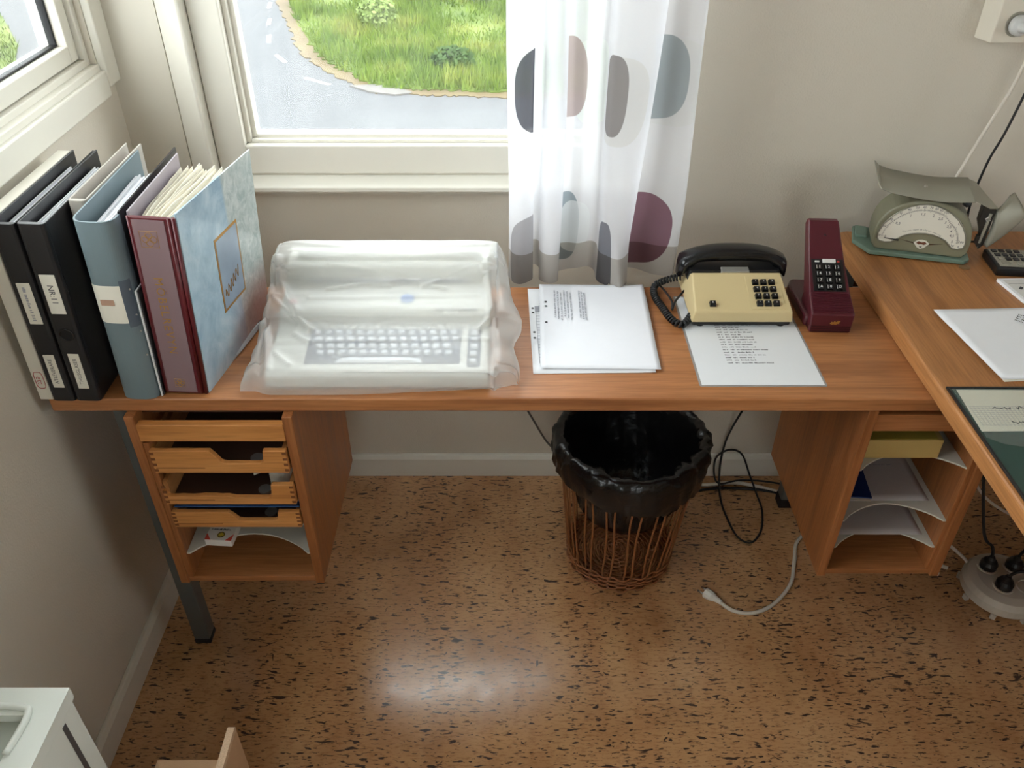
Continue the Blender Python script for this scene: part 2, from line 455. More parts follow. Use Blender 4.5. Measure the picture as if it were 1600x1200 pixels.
# painted dashes
rd = thing('road_marking', 'white dashed centre line painted on the grey road outside the window', 'road marking', (-8, 31, GZ))
for (a, b) in [((-6.55, 27.1), (-5.65, 26.4)), ((-8.05, 29.7), (-7.55, 28.8)), ((-8.9, 32.3), (-8.68, 31.3)), ((-9.45, 34.8), (-9.28, 33.8)), ((-10.05, 37.5), (-9.9, 36.5)), ((-10.8, 40.8), (-10.6, 39.8)), ((-11.7, 44.2), (-11.45, 43.2))]:
    d = (Vector(b)-Vector(a)).normalized(); n_ = Vector((-d.y, d.x))*.075
    pts = [Vector(a)-n_, Vector(b)-n_, Vector(b)+n_, Vector(a)+n_]
    MB().prism([tuple(p) for p in pts], GZ-.01, GZ+.006, 'xy').build('dash', PAINT, rd, True)
# grass blades
def inside(x, y, poly):
    c = False; j = len(poly)-1
    for i in range(len(poly)):
        xi, yi = poly[i]; xj, yj = poly[j]
        if (yi > y) != (yj > y) and x < (xj-xi)*(y-yi)/(yj-yi)+xi: c = not c
        j = i
    return c
def blades(name, poly, bounds, n, hmin, hmax, mat, label, seed):
    r_ = random.Random(seed); vs = []; fs = []
    while len(fs) < n:
        x, y = r_.uniform(bounds[0], bounds[1]), r_.uniform(bounds[2], bounds[3])
        if not inside(x, y, poly): continue
        dn = noise.noise((x*.35, y*.35, 4))
        if r_.random() > .75+dn: continue
        h = r_.uniform(hmin, hmax)*(1+.6*dn); a = r_.uniform(0, math.pi); w = .035
        lx, ly = r_.gauss(0, .12), r_.gauss(0, .12); dx, dy = math.cos(a)*w, math.sin(a)*w
        b = len(vs); vs += [(x-dx, y-dy, GZ), (x+dx, y+dy, GZ), (x+lx, y+ly, GZ+h)]; fs.append((b, b+1, b+2))
    mb = MB(); mb.v = vs; mb.f = fs; mb.fm = [0]*len(fs)
    return tag(mb.build(name, mat), label, 'grass', kind='stuff')
blades('meadow_grass', mead, (-13, 9, 25, 48), 52000, .18, .5, mat_grass('grass_blades', (70, 94, 26), (102, 122, 40), (144, 144, 74)), 'tall green and straw-coloured meadow grass beyond the road', 5)
blades('lawn_grass', patch, (-28, -16, 22, 38), 9000, .1, .3, GRASS, 'green grass strip seen through the left window', 6)
# shrubs in the meadow
LEAFD = mat_grass('shrub_leaf_dark', (40, 62, 24), (54, 78, 30), (70, 92, 40))
LEAFL = mat_grass('shrub_leaf_pale', (82, 102, 46), (114, 130, 70), (156, 162, 110))
def shrub(x, y, r, h, mat, label, seed, n=700):
    r_ = random.Random(seed); t = thing('meadow_shrub', label, 'shrub', (x, y, GZ))
    mb = MB()
    for i in range(n):
        u = Vector((r_.gauss(0, 1), r_.gauss(0, 1), r_.gauss(0, 1))).normalized()*(r_.random()**.4)
        p = Vector((u.x*r, u.y*r, h*.5+u.z*h*.5)); s_ = r_.uniform(.05, .12)
        d1 = Vector((r_.gauss(0, 1), r_.gauss(0, 1), r_.gauss(0, 1))).normalized()*s_; d2 = d1.orthogonal().normalized()*s_*.6
        mb.add([p-d1, p+d2, p+d1, p-d2], [(0, 1, 2, 3)])
    mb.build('foliage', mat, t)
    st = MB()
    for i in range(5):
        a = i*1.26; st.tube([(0, 0, 0), (math.cos(a)*r*.4, math.sin(a)*r*.4, h*.7)], .02, 5)
    st.build('stem', pm('shrub_bark', (84, 66, 48), .8), t)
shrub(-5.0, 33.2, .75, 1.15, LEAFL, 'pale blossoming shrub in the middle of the meadow', 1, 900)
shrub(-1.9, 28.0, .75, .7, LEAFD, 'dark green low shrub in the meadow beside the curtain', 2)
shrub(-1.2, 37.5, 1.0, 1.6, LEAFD, 'dark bush at the top of the meadow by the curtain', 3)

# ---------------------------------------------------------------- curtain
def ze(v, y):
    """height of a point at depth y seen at image row v"""
    b = (v-600)/FPX; c, s = math.cos(R(PITCH)), math.sin(R(PITCH))
    return CAM_Z+y*(-s-b*c)/(c-b*s)
cpts = [(-.008, 1.530), (.000, 1.508), (.018, 1.498), (.038, 1.506), (.041, 1.525), (.036, 1.552), (.047, 1.562), (.058, 1.552), (.057, 1.524), (.066, 1.502), (.082, 1.498), (.096, 1.508),
        (.097, 1.528), (.095, 1.550), (.112, 1.558), (.135, 1.548), (.160, 1.556), (.171, 1.548), (.173, 1.522), (.182, 1.500), (.215, 1.492), (.250, 1.496), (.264, 1.508), (.264, 1.528), (.262, 1.548), (.285, 1.552), (.310, 1.540), (.334, 1.534), (.340, 1.545)]
cp = [(p.x, p.y) for p in smooth_path([(x, y, 0) for x, y in cpts], 9)]
cs = [0.0]
for a, b in zip(cp, cp[1:]): cs.append(cs[-1]+math.hypot(b[0]-a[0], b[1]-a[1]))
def s_at(ctrl):
    i = int(ctrl*9); i = max(0, min(len(cs)-1, i)); return cs[i]
zs = [.715+(2.28-.715)*(k/120)**1.0 for k in range(121)]
zs = sorted(set([.715+k*.004 for k in range(30)]+[.84+k*.012 for k in range(36)]+[1.3+k*.05 for k in range(20)]))
cm = MB()
nx = len(cp)
hem = [.012*noise.noise((s*14, 2, 0))+.004 for s in cs]
for zi, z in enumerate(zs):
    for i, (x, y) in enumerate(cp):
        k = max(0, min(1, (.86-z)/.14))            # lower part: folds open and billow a little
        zz = z+hem[i]*k
        xx, yy = x, y
        amp = 1+.25*k*math.sin(cs[i]*60)
        yy = 1.525+(y-1.525)*amp
        xx = x*(1-.012*k)+.002*math.sin(z*9+cs[i]*20)
        k2 = max(0, min(1, (1.3-z)/.5))
        xx -= .030*k2*max(0, 1-abs(x-.262)/.075)   # the wide fold narrows downwards
        if .17 < x < .27 and y < 1.53:             # the wide fold curls towards the desk
            q = math.exp(-((x-.235)/.03)**2)*k*k
            yy -= .035*q; xx += .008*q; zz -= .006*q
            zz = max(zz, .727) if yy < 1.485 else zz
        cm.v.append((xx, yy, zz))
for zi in range(len(zs)-1):
    for i in range(nx-1):
        a = zi*nx+i; cm.f.append((a, a+1, a+nx+1, a+nx)); cm.fm.append(0)
# printed pebbles: (first control, last control, centre, half width, row top, row bottom, colour, strength)
def blob(c0, c1, cen, half, v0, v1, col, st, yy=1.51):
    return (s_at(c0), s_at(c1), s_at(cen), half, (ze(v0, yy)+ze(v1, yy))/2, abs(ze(v0, yy)-ze(v1, yy))/2, col, st)
BL = [
    blob(0.2, 4.6, 3.9, .052, 74, 208, (84, 84, 92), .97),
    blob(0, 4.6, 3.9, .072, 334, 462, (158, 156, 160), .9),
    blob(4.6, 9, 5, .04, 74, 195, (236, 242, 238), .5),
    blob(12.8, 18.5, 15.6, .046, 70, 206, (226, 232, 228), .75),
    blob(12.8, 18.5, 13.6, .038, 66, 197, (176, 160, 158), .95),
    blob(12.8, 18.5, 13.7, .030, 314, 420, (148, 160, 168), .95),
    blob(12.8, 18.5, 14.6, .034, 328, 408, (226, 230, 232), .7),
    blob(18, 23, 19.4, .062, 86, 226, (206, 204, 200), .6),
    blob(18, 23, 18.9, .031, 84, 212, (140, 134, 134), .95),
    blob(18, 23, 18.9, .026, 344, 470, (120, 122, 132), .95),
    blob(23.0, 29, 25.6, .062, 68, 208, (214, 216, 216), .6),
    blob(23.0, 29, 24.6, .052, 63, 198, (160, 170, 176), .95),
    blob(23.0, 29, 24.2, .066, 313, 428, (138, 100, 116), .97),
]
def mat_curtain():
    t = NT('sheer_printed_curtain')
    uv = t.n('UVMap'); uv.uv_map = 'cloth'
    sp = t.n('SeparateXYZ'); t.l(uv.outputs[0], sp.inputs[0]); S, Z = sp.outputs[0], sp.outputs[1]
    col = t.mix(0.0, lin((240, 241, 246)), (1, 1, 1)); op = None
    for (s0, s1, cx, hw, cz, hz, c, st) in BL:
        dx = t.math('POWER', t.math('ABSOLUTE', t.math('DIVIDE', t.math('SUBTRACT', S, cx), hw)), 2.6)
        dz = t.math('POWER', t.math('ABSOLUTE', t.math('DIVIDE', t.math('SUBTRACT', Z, cz), hz)), 2.6)
        f = t.math('MULTIPLY', t.math('SUBTRACT', 1.0, t.math('ADD', dx, dz)), 25, clamp=True)
        f = t.math('MULTIPLY', f, t.math('GREATER_THAN', S, s0)); f = t.math('MULTIPLY', f, t.math('LESS_THAN', S, s1))
        f = t.math('MULTIPLY', f, st)
        col = t.mix(f, col, lin(c)); op = f if op is None else t.math('MAXIMUM', op, f)
    hemf = t.math('LESS_THAN', Z, .782)
    col = t.mix(t.math('MULTIPLY', hemf, .9), col, t.mix(1.0, col, lin((190, 183, 172)), 'MULTIPLY'))
    weave = t.noise(t.coord((900, 900, 900)), 1, 1)
    col = t.mix(t.math('MULTIPLY', weave, .12), col, t.mix(1.0, col, (.8, .8, .8), 'MULTIPLY'))
    d = t.n('BsdfDiffuse'); t.l(col, d.inputs[0]); tl = t.n('BsdfTranslucent'); t.l(col, tl.inputs[0]); tr = t.n('BsdfTransparent')
    m0 = t.n('MixShader'); m0.inputs[0].default_value = .45; t.l(d.outputs[0], m0.inputs[1]); t.l(tl.outputs[0], m0.inputs[2])
    tf = t.math('SUBTRACT', .22, t.math('ADD', t.math('MULTIPLY', op, .17), t.math('MULTIPLY', hemf, .13)), clamp=True)
    m1 = t.n('MixShader'); t.l(tf, m1.inputs[0]); t.l(m0.outputs[0], m1.inputs[1]); t.l(tr.outputs[0], m1.inputs[2])
    return t.done(m1.outputs[0])
cu = cm.build('curtain', mat_curtain(), smooth=True)
uvl = cu.data.uv_layers.new(name='cloth')
for lp in cu.data.loops:
    i = lp.vertex_index; uvl.data[lp.index].uv = (cs[i % nx], cu.data.vertices[i].co.z)
tag(cu, 'sheer white curtain with grey, blue and mauve pebble shapes hanging beside the window', 'curtain')
# curtain rail above the window (out of view)
cr_ = thing('curtain_rail', 'white curtain rail along the top of the window wall', 'curtain rail', (-.2, YB, 2.29))
box('rail', (-.75, .5, 1.49, 1.57, 2.28, 2.30), WHITEP, cr_)
for bx in (-.7, .45): box('bracket', (bx, bx+.02, 1.56, YB, 2.285, 2.31), WHITEP, cr_)

# ---------------------------------------------------------------- long narrow desk under the window
DZ = .725
desk = thing('typing_desk', 'long narrow oak desk with grey steel leg along the window wall', 'desk', (.05, 1.285, 0))
box('desk_top', (-.768, .90, 1.100, 1.470, DZ-.026, DZ), WOODX, desk, bevel=.003, seg=3)
for (lx, ly) in ((-.702, 1.155), (-.702, 1.41), (.80, 1.425)):
    lg = box('leg', (lx, lx+.034, ly, ly+.034, .012, DZ-.026), STEEL, desk, bevel=.002)
    box('foot', (lx-.001, lx+.035, ly-.001, ly+.035, 0, .014), RUBBER, lg, bevel=.002)
for ly in (1.16, 1.415):
    for (ra, rb) in ((-.668, -.647), (-.3655, .5995)):
        box('rail', (ra, rb, ly, ly+.024, DZ-.05, DZ-.026), STEEL, desk)

SHELF = pm('grey_hardboard', (206, 204, 192), .55, .05, 12)
def shelf_mesh(x0, x1, y0, y1, z, depth, th=.0035):
    poly = [(x0, y1), (x0, y0)]
    for k in range(0, 17):
        a = k/16; poly.append((x0+.006+(x1-x0-.012)*a, y0+depth*math.sin(math.pi*a)**.8))
    poly += [(x1, y0), (x1, y1)]
    return MB().prism(poly, z, z+th, 'xy')

# left pedestal
p1 = thing('drawer_pedestal', 'oak drawer unit under the desk left end with three shallow wooden drawers', 'cabinet', (-.507, 1.265, .283))
FY, BY = 1.083, 1.445
box('side_panel', (-.646, -.629, FY+.002, BY, .283, DZ-.027), WOODZ, p1, bevel=.0015)
box('side_panel', (-.383, -.366, FY+.002, BY, .283, DZ-.027), WOODZ, p1, bevel=.0015)
box('side_lipping', (-.629, -.619, FY+.004, BY-.01, .298, .64), WOODZ, p1, bevel=.001)
box('bottom_panel', (-.629, -.383, FY+.006, BY-.008, .285, .299), WOODX, p1, bevel=.001)
box('back_panel', (-.629, -.383, BY-.008, BY, .285, .69), WOODZ, p1)
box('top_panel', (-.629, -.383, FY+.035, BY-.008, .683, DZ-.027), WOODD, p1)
box('front_rail', (-.629, -.383, FY, FY+.016, .647, .682), WOODL, p1, bevel=.0015)
for z in (.500, .438, .360):
    shelf_mesh(-.619, -.383, FY+.008, BY-.02, z, .05, .0035).build('shelf', SHELF, p1, True, bevel=.0008)
JOINT = pm('dark_end_grain', (120, 70, 34), .7)
def drawer(z0, h, y0, x0=-.617, x1=-.385, broken=False):
    w = x1-x0
    c0, c1 = x0+w*.44, x0+w*.82
    if not broken:
        top = [(x0, z0+h), (c0, z0+h), (c0+.010, z0+h*.72), (c0+.016, z0+h*.50), (c0+.024, z0+h*.43), (c1-.006, z0+h*.43), (c1, z0+h*.52), (c1+.003, z0+h), (x1, z0+h)]
    else:
        r_ = random.Random(4); top = [(x0, z0+h*.7), (x0+.006, z0+h*.48)]
        for k in range(11):
            top.append((x0+.010+(c0-x0)*k/10, z0+h*.42+r_.uniform(-.0015, .0015)))
        top += [(c0+.024, z0+h*.34), (c1-.006, z0+h*.34), (c1, z0+h*.42), (c1+.003, z0+h), (x1, z0+h)]
    d = MB().prism([(x0, z0), (x1, z0)]+top[::-1], y0, y0+.010, 'xz').build('drawer', WOODL, p1, True, bevel=.0012)
    box('drawer_side', (x0, x0+.008, y0+.010, BY-.06, z0, z0+h), WOODY, d)
    box('drawer_side', (x1-.008, x1, y0+.010, BY-.06, z0, z0+h), WOODY, d)
    box('drawer_bottom', (x0+.008, x1-.008, y0+.010, BY-.06, z0+.001, z0+.005), pm('drawer_base_board', (74, 50, 38), .6, .1), d)
    box('drawer_back', (x0+.008, x1-.008, BY-.07, BY-.06, z0, z0+h), WOODX, d)
    box('label_groove', (x0+.004, x0+w*.38, y0-.0004, y0+.0006, z0+h*.22, z0+h*.22+.0016), JOINT, d)
    for k in range(4):
        for xx in (x0, x1-.007):
            box('finger_joint', (xx, xx+.007, y0-.0004, y0+.0006, z0+.004+k*h*.25, z0+.004+k*h*.25+h*.11), JOINT, d)
    MB().lathe([(.0, 0), (.0115, 0), (.0115, .0022), (0, .0026)], 20, (c1-.022, y0+.034, z0+.005), cap=False).build('glide_button', pm('glide_metal', (150, 148, 142), .4, .1, metal=.6), d, True, smooth=False)
    return d
drawer(.579, .050, FY-.004, x0=-.619, x1=-.386)
drawer(.505, .047, FY-.006, broken=True)
drawer(.443, .038, FY-.002)
# things lying in the left pedestal
t = tag(MB().box(-.615, -.387, FY+.010, 1.36, .4812, .4846).build('blue_folder', pm('blue_card', (44, 82, 132), .5, .08), bevel=.0015), 'blue cardboard folder lying on the lowest drawer of the left pedestal', 'folder')
tr_ = thing('tape_roll', 'white tape roll with loose end in the broken middle drawer', 'tape', (-.4185, 1.134, .5112))
TAPE = pm('tape_white', (214, 210, 200), .5, .05)
m = MB().lathe([(.010, 0), (.024, 0), (.024, .050), (.010, .050)], 28, cap=False); m.f += [(3*28+k, 3*28+(k+1) % 28, (k+1) % 28, k) for k in range(28)]; m.fm += [0]*28
m.build('roll', TAPE, tr_, bevel=.0008)
MB().lathe([(.009, .001), (.0102, .001), (.0102, .049), (.009, .049)], 24, cap=False).build('core', pm('tape_core', (120, 104, 88), .7), tr_)
MB().grid(lambda a, b: (-.022-.022*a, -.012-.012*a+.004*math.sin(a*3), .030+b*.018+.003*a), 8, 1).build('loose_end', TAPE, tr_, solid=.0006)
bx = thing('small_carton', 'small white carton with red corners on the curved shelf', 'box', (-.560, 1.128, .3636), R(-4))
CW = pm('carton_white', (228, 222, 214), .6, .04); CR = pm('carton_red', (226, 84, 66), .55, .05); CY = pm('carton_yellow', (214, 184, 60), .55)
def carton(parent, ox, oy, oz):
    b = MB().box(ox-.026, ox+.026, oy-.02, oy+.03, oz, oz+.016).build('carton', CW, parent, bevel=.0008)
    z = oz+.0161
    for pts in ([(-.026, -.02), (-.014, -.02), (-.026, -.003)], [(.026, -.02), (.014, -.02), (.026, -.003)], [(-.026, .03), (-.026, .016), (-.010, .03)], [(.026, .03), (.026, .016), (.010, .03)]):
        MB().prism([(ox+p[0], oy+p[1]) for p in pts], z, z+.0002, 'xy').build('red_corner', CR, b)
    MB().lathe([(0, 0), (.0075, 0), (.0075, .0002), (0, .0002)], 20, (ox+.002, oy-.006, z), cap=False).build('yellow_seal', CY, b)
    MB().tube([(ox+.002+.006*math.cos(a*.5), oy-.006+.006*math.sin(a*.5), z+.0003) for a in range(13)], .0008, 4).build('seal_ring', BLACK, b)
    words(MB(), ox-.02, oy+.006, .038, .004, z, random.Random(2)).build('print', INK, b)
    return b
carton(bx, 0, 0, 0)
bx2 = thing('small_carton', 'red and white carton behind another on the curved shelf', 'box', (-.572, 1.20, .3636), R(3))
carton(bx2, 0, 0, 0)

# right pedestal
p2 = thing('shelf_pedestal', 'oak shelf unit under the desk right end with curved grey shelves', 'cabinet', (.719, 1.285, .283))
FY2, BY2 = 1.103, 1.466
box('side_panel', (.600, .617, FY2, BY2, .283, DZ-.027), WOODZ, p2, bevel=.0015)
box('side_panel', (.822, .839, FY2, BY2, .283, DZ-.027), WOODZ, p2, bevel=.0015)
box('side_lipping', (.812, .822, FY2+.004, BY2-.01, .298, .64), WOODZ, p2, bevel=.001)
box('bottom_panel', (.617, .822, FY2+.004, BY2-.008, .285, .299), WOODX, p2, bevel=.001)
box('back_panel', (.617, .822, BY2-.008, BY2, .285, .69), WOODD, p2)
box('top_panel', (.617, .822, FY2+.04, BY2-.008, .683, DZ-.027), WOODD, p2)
box('front_rail', (.617, .822, FY2+.006, FY2+.022, .648, .684), WOODX, p2, bevel=.0015)
for z in (.556, .429, .357):
    shelf_mesh(.617, .813 if z < .5 else .822, FY2+.006, BY2-.02, z, .045).build('shelf', SHELF, p2, True, bevel=.0008)
YB_ = pm('yellowed_card', (196, 170, 104), .7, .06)
pk = thing('paper_block', 'yellowed block of paper on the top shelf of the right pedestal', 'paper block', (.70, 1.20, .5597))
MB().box(-.078, .07, -.06, .11, 0, .042).build('pages', YB_, pk, bevel=.001)
MB().grid(lambda a, b: (-.08+.14*a, -.058+.16*b, .0425+.006*a*b), 6, 6).build('cover_sheet', pm('olive_card', (176, 160, 70), .6), pk, solid=.0008)
def sheet(name, x0, x1, y0, y1, z, label, cat, mat=PAPER, rz=0, curl=.002, seed=1, n=14, group=None, lift=None):
    cx, cy = (x0+x1)/2, (y0+y1)/2
    o_ = thing(name, label, cat, (cx, cy, z), R(rz), group)
    def fn(a, b):
        q = noise.noise((a*2.3+seed, b*2.3, seed*3.1)); e = max(abs(a-.5), abs(b-.5))*2
        zz = .0006+curl*max(0, q)*e**2
        if lift: zz += lift(a, b)
        return ((a-.5)*(x1-x0), (b-.5)*(y1-y0), zz)
    MB().grid(fn, n, n).build('page', mat, o_, smooth=True, solid=.0004)
    return o_
s_ = sheet('paper_sheet', .632, .80, 1.16, 1.42, .4328, 'printed sheet on the middle shelf of the right pedestal', 'paper', pm('grey_paper', (196, 190, 188), .7, .03))
words(words(words(MB(), -.07, .02, .12, .004, .0016, rnd), -.07, .0, .10, .004, .0016, rnd), -.07, -.03, .12, .004, .0016, rnd).build('print', INKL, s_)
bb = thing('blue_booklet', 'dark blue booklet lying open on the middle shelf of the right pedestal', 'booklet', (.665, 1.205, .4345), R(-6))
MB().box(-.035, .030, -.04, .09, .001, .0045).build('cover', pm('navy_card', (22, 46, 104), .45, .08), bb, bevel=.0008)
MB().grid(lambda a, b: (-.037+.064*a, -.046+.12*b, .0004+.0004*b), 4, 4).build('pages', PAPER2, bb, solid=.0005)
s_ = sheet('paper_sheet', .630, .80, 1.14, 1.40, .3608, 'plain sheet on the lowest curved shelf of the right pedestal', 'paper', pm('grey_paper_b', (190, 184, 182), .7, .03))

# ---------------------------------------------------------------- big desk on the right
RZT = .760
dk = thing('office_desk', 'large oak desk on the right standing over the narrow desk', 'desk', (1.3, .75, 0))
poly = []
x0, x1, y0, y1, rc = .692, 2.25, -.05, 1.652, .03
for (cx, cy, a0) in ((x0+rc, y1-rc, 90), (x0+.01, y0+.01, 180), (x1-.01, y0+.01, 270), (x1-.01, y1-.01, 0)):
    rr = rc if a0 == 90 else .01
    for k in range(5):
        a = R(a0+90*k/4 if a0 != 90 else 90+90*k/4); poly.append((cx+rr*math.cos(a), cy+rr*math.sin(a)))
poly = poly
MB().prism(poly, DZ+.0015, RZT, 'xy').build('desk_top', WOODY, dk, True, bevel=.006, seg=3)
for (lx, ly) in ((.925, -.0), (.700, 1.575), (2.17, .0), (2.17, 1.575)):
    lg = box('leg', (lx, lx+.034, ly, ly+.034, .02, DZ+.002), STEEL, dk, bevel=.002)
    box('foot', (lx-.002, lx+.036, ly-.002, ly+.036, 0, .03), RUBBER, lg, bevel=.003)
box('apron', (.735, 2.17, 1.585, 1.605, .66, DZ+.002), WOODD, dk)
box('apron', (.95, 2.17, .01, .03, .62, DZ+.002), WOODD, dk)
cap = tag(MB().lathe([(0, 0), (.011, 0), (.011, .0012), (.006, .0018), (0, .0012)], 20, (.905, 1.487, RZT), cap=False).build('screw_cap', pm('worn_brass', (150, 118, 84), .45, .1, metal=.4)), 'flat round metal cap in the big desk beside the letter scale', 'cap')

# desk pad
pad = thing('desk_pad', 'dark green desk pad with black border on the big desk edge', 'desk pad', (.94, .78, RZT))
box('mat', (.702, 1.25, .48, 1.080, RZT, RZT+.003), pm('dark_green_leatherette', (36, 66, 60), .4, .08, 30, .05, 400), pad, bevel=.001)
for a in ((.700, 1.252, 1.078, 1.083), (.700, 1.252, .477, .482)):
    box('border', (*a, RZT, RZT+.0042), BLACK, pad, bevel=.0008)
for a in ((.699, .703, .477, 1.083), (1.249, 1.253, .477, 1.083)):
    box('border', (*a, RZT, RZT+.0042), BLACK, pad, bevel=.0008)
FILM = sheer('clear_film', (190, 200, 192), .92, .3, .6, .12)
MB().prism([(.705, 1.076), (1.24, 1.076), (1.24, .932), (.76, .932), (.725, .940), (.706, .955)], RZT+.0042, RZT+.0046, 'xy').build('clear_cover', FILM, pad, True)
nt = thing('note_sheet', 'squared note paper with handwriting under the desk pad film', 'paper', (.80, 1.02, RZT+.0032), R(0))
NP = pm('note_paper', (230, 226, 208), .7, .03)
npoly = [(-.088, .054), (.20, .052), (.20, -.046), (-.094, -.050)]
MB().prism(npoly, 0, .0005, 'xy').build('page', NP, nt)
g = MB()
for k in range(10):
    y_ = .010-k*.005; g.box(-.088, .19, y_, y_+.0004, .0005, .0006)
for k in range(40):
    x_ = -.05+k*.006
    if x_ > -.2: g.box(x_-.036, x_-.0356, -.038, .012, .0005, .0006)
g.build('squares', INKL, nt)
hw = MB(); r_ = random.Random(11)
for (yy, xs, n_) in ((.006, -.055, 14), (-.012, -.01, 9), (-.028, -.04, 12)):
    pts = []; x_ = xs
    for k in range(n_*4):
        x_ += .0022; pts.append((x_, yy+r_.uniform(-.0035, .0035), .0008))
        if k % 14 == 13:
            hw.tube(pts, .0007, 4); pts = []; x_ += .007
    if len(pts) > 1: hw.tube(pts, .0007, 4)
hw.build('handwriting', INK, nt)

# papers on the big desk
def quad_sheet(name, pts, z, label, seed, mat=PAPER, curl=.004, n=18, group=None):
    cx = sum(p[0] for p in pts)/4; cy = sum(p[1] for p in pts)/4
    o_ = thing(name, label, 'paper', (cx, cy, z), 0, group)
    P = [Vector((p[0]-cx, p[1]-cy, 0)) for p in pts]   # lower left, lower right, upper right, upper left
    def fn(a, b):
        p = (P[0]*(1-a)+P[1]*a)*(1-b)+(P[3]*(1-a)+P[2]*a)*b
        e = max(abs(a-.5), abs(b-.5))*2
        p.z = .0005+curl*(max(0, noise.noise((a*2.2+seed, b*2.2, seed)))*e**3)
        p.x += .0015*noise.noise((b*4, seed, 0)); p.y += .002*noise.noise((a*4, seed, 5)); return p
    MB().grid(fn, n, n).build('page', mat, o_, smooth=True, solid=.0004)
    return o_
quad_sheet('paper_sheet', [(.802, 1.100), (1.11, 1.105), (1.085, 1.328), (.790, 1.318)], RZT, 'lowest white sheet peeking out of the paper pile on the big desk', 4, PAPER2)
quad_sheet('paper_sheet', [(.800, 1.103), (1.10, 1.100), (1.08, 1.332), (.782, 1.320)], RZT+.0022, 'middle white sheet of the paper pile on the big desk', 6)
s_ = quad_sheet('paper_sheet', [(.797, 1.104), (1.10, 1.098), (1.075, 1.330), (.772, 1.316)], RZT+.0044, 'top white sheet of the paper pile on the big desk', 9, curl=.003)
pr = MB()
for k in range(4): merge(pr, words(MB(), 0, -k*.008, .06, .004, .0022, rnd), T(-.018, .085, 0) @ RZ(-40))
pr.build('print', INK, s_)
nb = thing('note_pad', 'small white printed note pad behind the paper pile', 'note pad', (1.0, 1.39, RZT))
MB().prism([(-.058, .041), (-.046, -.043), (.06, -.043), (.06, .044)], 0, .006, 'xy').build('pages', PAPER, nb, bevel=.0006)
MB().prism([(-.050, .036), (-.040, -.038), (.058, -.038), (.058, .040)], .006, .0063, 'xy').build('cover', pm('grey_white_card', (214, 212, 208), .6, .02), nb)
q = MB(); q.box(-.045, .058, .020, .0206, .0063, .0065); merge(q, words(MB(), -.028, -.012, .08, .006, .0064, rnd)); q.prism([(-.036, .0), (-.028, .010), (-.024, .006), (-.030, -.002)], .0063, .0066, 'xy')
q.build('print', INK, nb)
# calculator
ca = thing('pocket_calculator', 'black pocket calculator with grey face on the big desk', 'calculator', (1.045, 1.482, RZT), R(-6))
MB().box(-.092, .092, -.041, .041, 0, .020).build('body', BLACK, ca, bevel=.004)
MB().box(-.086, .09, -.036, .037, .020, .0208).build('face_plate', pm('calculator_grey', (170, 166, 152), .4, .05, metal=.2), ca)
KB = pm('key_black', (32, 32, 34), .4); KG = pm('key_grey', (150, 146, 132), .45); KR = pm('key_red', (164, 58, 52), .45)
for r in range(4):
    for c in range(9):
        x = -.078+c*.0145+r*.001; y = .027-r*.017
        mt = KB if r < 3 and c < 4 else KG
        if r == 2 and c == 0: mt = KG
        if r == 3 and c == 4: mt = KR
        k = MB().box(x-.005, x+.005, y-.0055, y+.0055, .0205, .0232).build('key', mt, ca, bevel=.0008)
MB().box(.055, .086, -.03, .03, .0208, .0214).build('display', pm('display_grey', (138, 142, 122), .2), ca)
# ---------------------------------------------------------------- binders on the left end of the desk
GOLD = pm('gold_print', (176, 132, 66), .4, .1, 80, metal=.5)
REDI = pm('red_print', (176, 52, 58), .6)
LABEL = pm('paper_label', (232, 228, 214), .65, .03, 30)
def spine_text(txt, size, x, z, up, mat, parent, spacing=1.0, y=-.0008, name='lettering'):
    tm = text_mesh(txt, size, mat, spacing=spacing)
    tm.xform(T(x, y, z) @ RX(90) @ RZ(90 if up else -90))
    return tm.build(name, mat, parent)
def paper_block(x0, x1, y0, y1, z0, z1, n, seed, fan=0):
    r_ = random.Random(seed); mb = MB()
    for k in range(n):
        a = (k+.5)/n; x = x0+(x1-x0)*a; dx = fan*(a-.5)*2
        dz = r_.uniform(-.004, .002); dy = r_.uniform(-.006, .003); b = r_.uniform(-.0015, .0015)
        th = (x1-x0)/n*.35
        pts = [(x, y0, z0), (x+dx*.5+b, (y0+y1)/2, z0), (x+dx, y1+dy, z0)]
        vs = []; fs = []
        for (px, py, pz) in pts:
            vs += [(px-th, py, pz), (px+th, py, pz), (px+th, py, z1+dz), (px-th, py, z1+dz)]
        for i in range(2):
            o_ = i*4
            for q in range(4): fs.append((o_+q, o_+(q+1) % 4, o_+4+(q+1) % 4, o_+4+q))
        fs += [(0, 1, 2, 3), (8, 11, 10, 9)]
        mb.add(vs, fs)
    return mb
BH = .318
def binder(name, label, loc, w, mat, lean=2.0, depth=.285, h=BH, paper=True, seed=1, inner=None, pagemat=PAPER, rz=0):
    b = thing(name, label, 'binder', loc, R(rz)); b.rotation_euler = (0, R(lean), R(rz))
    MB().prism([(0, .006), (.0015, .0015), (.006, 0), (w-.006, 0), (w-.0015, .0015), (w, .006), (w, .008), (0, .008)], 0, h, 'xy').build('spine', mat, b, bevel=.001)
    MB().box(0, .0028, .008, depth, 0, h).build('cover', mat, b, bevel=.0008)
    MB().box(w-.0028, w, .008, depth, 0, h).build('cover', mat, b, bevel=.0008)
    if paper:
        paper_block(.006, w-.006, .022, depth-.035, .008, h-.018, max(6, int(w/.0028)), seed).build('pages', pagemat, b)
    return b
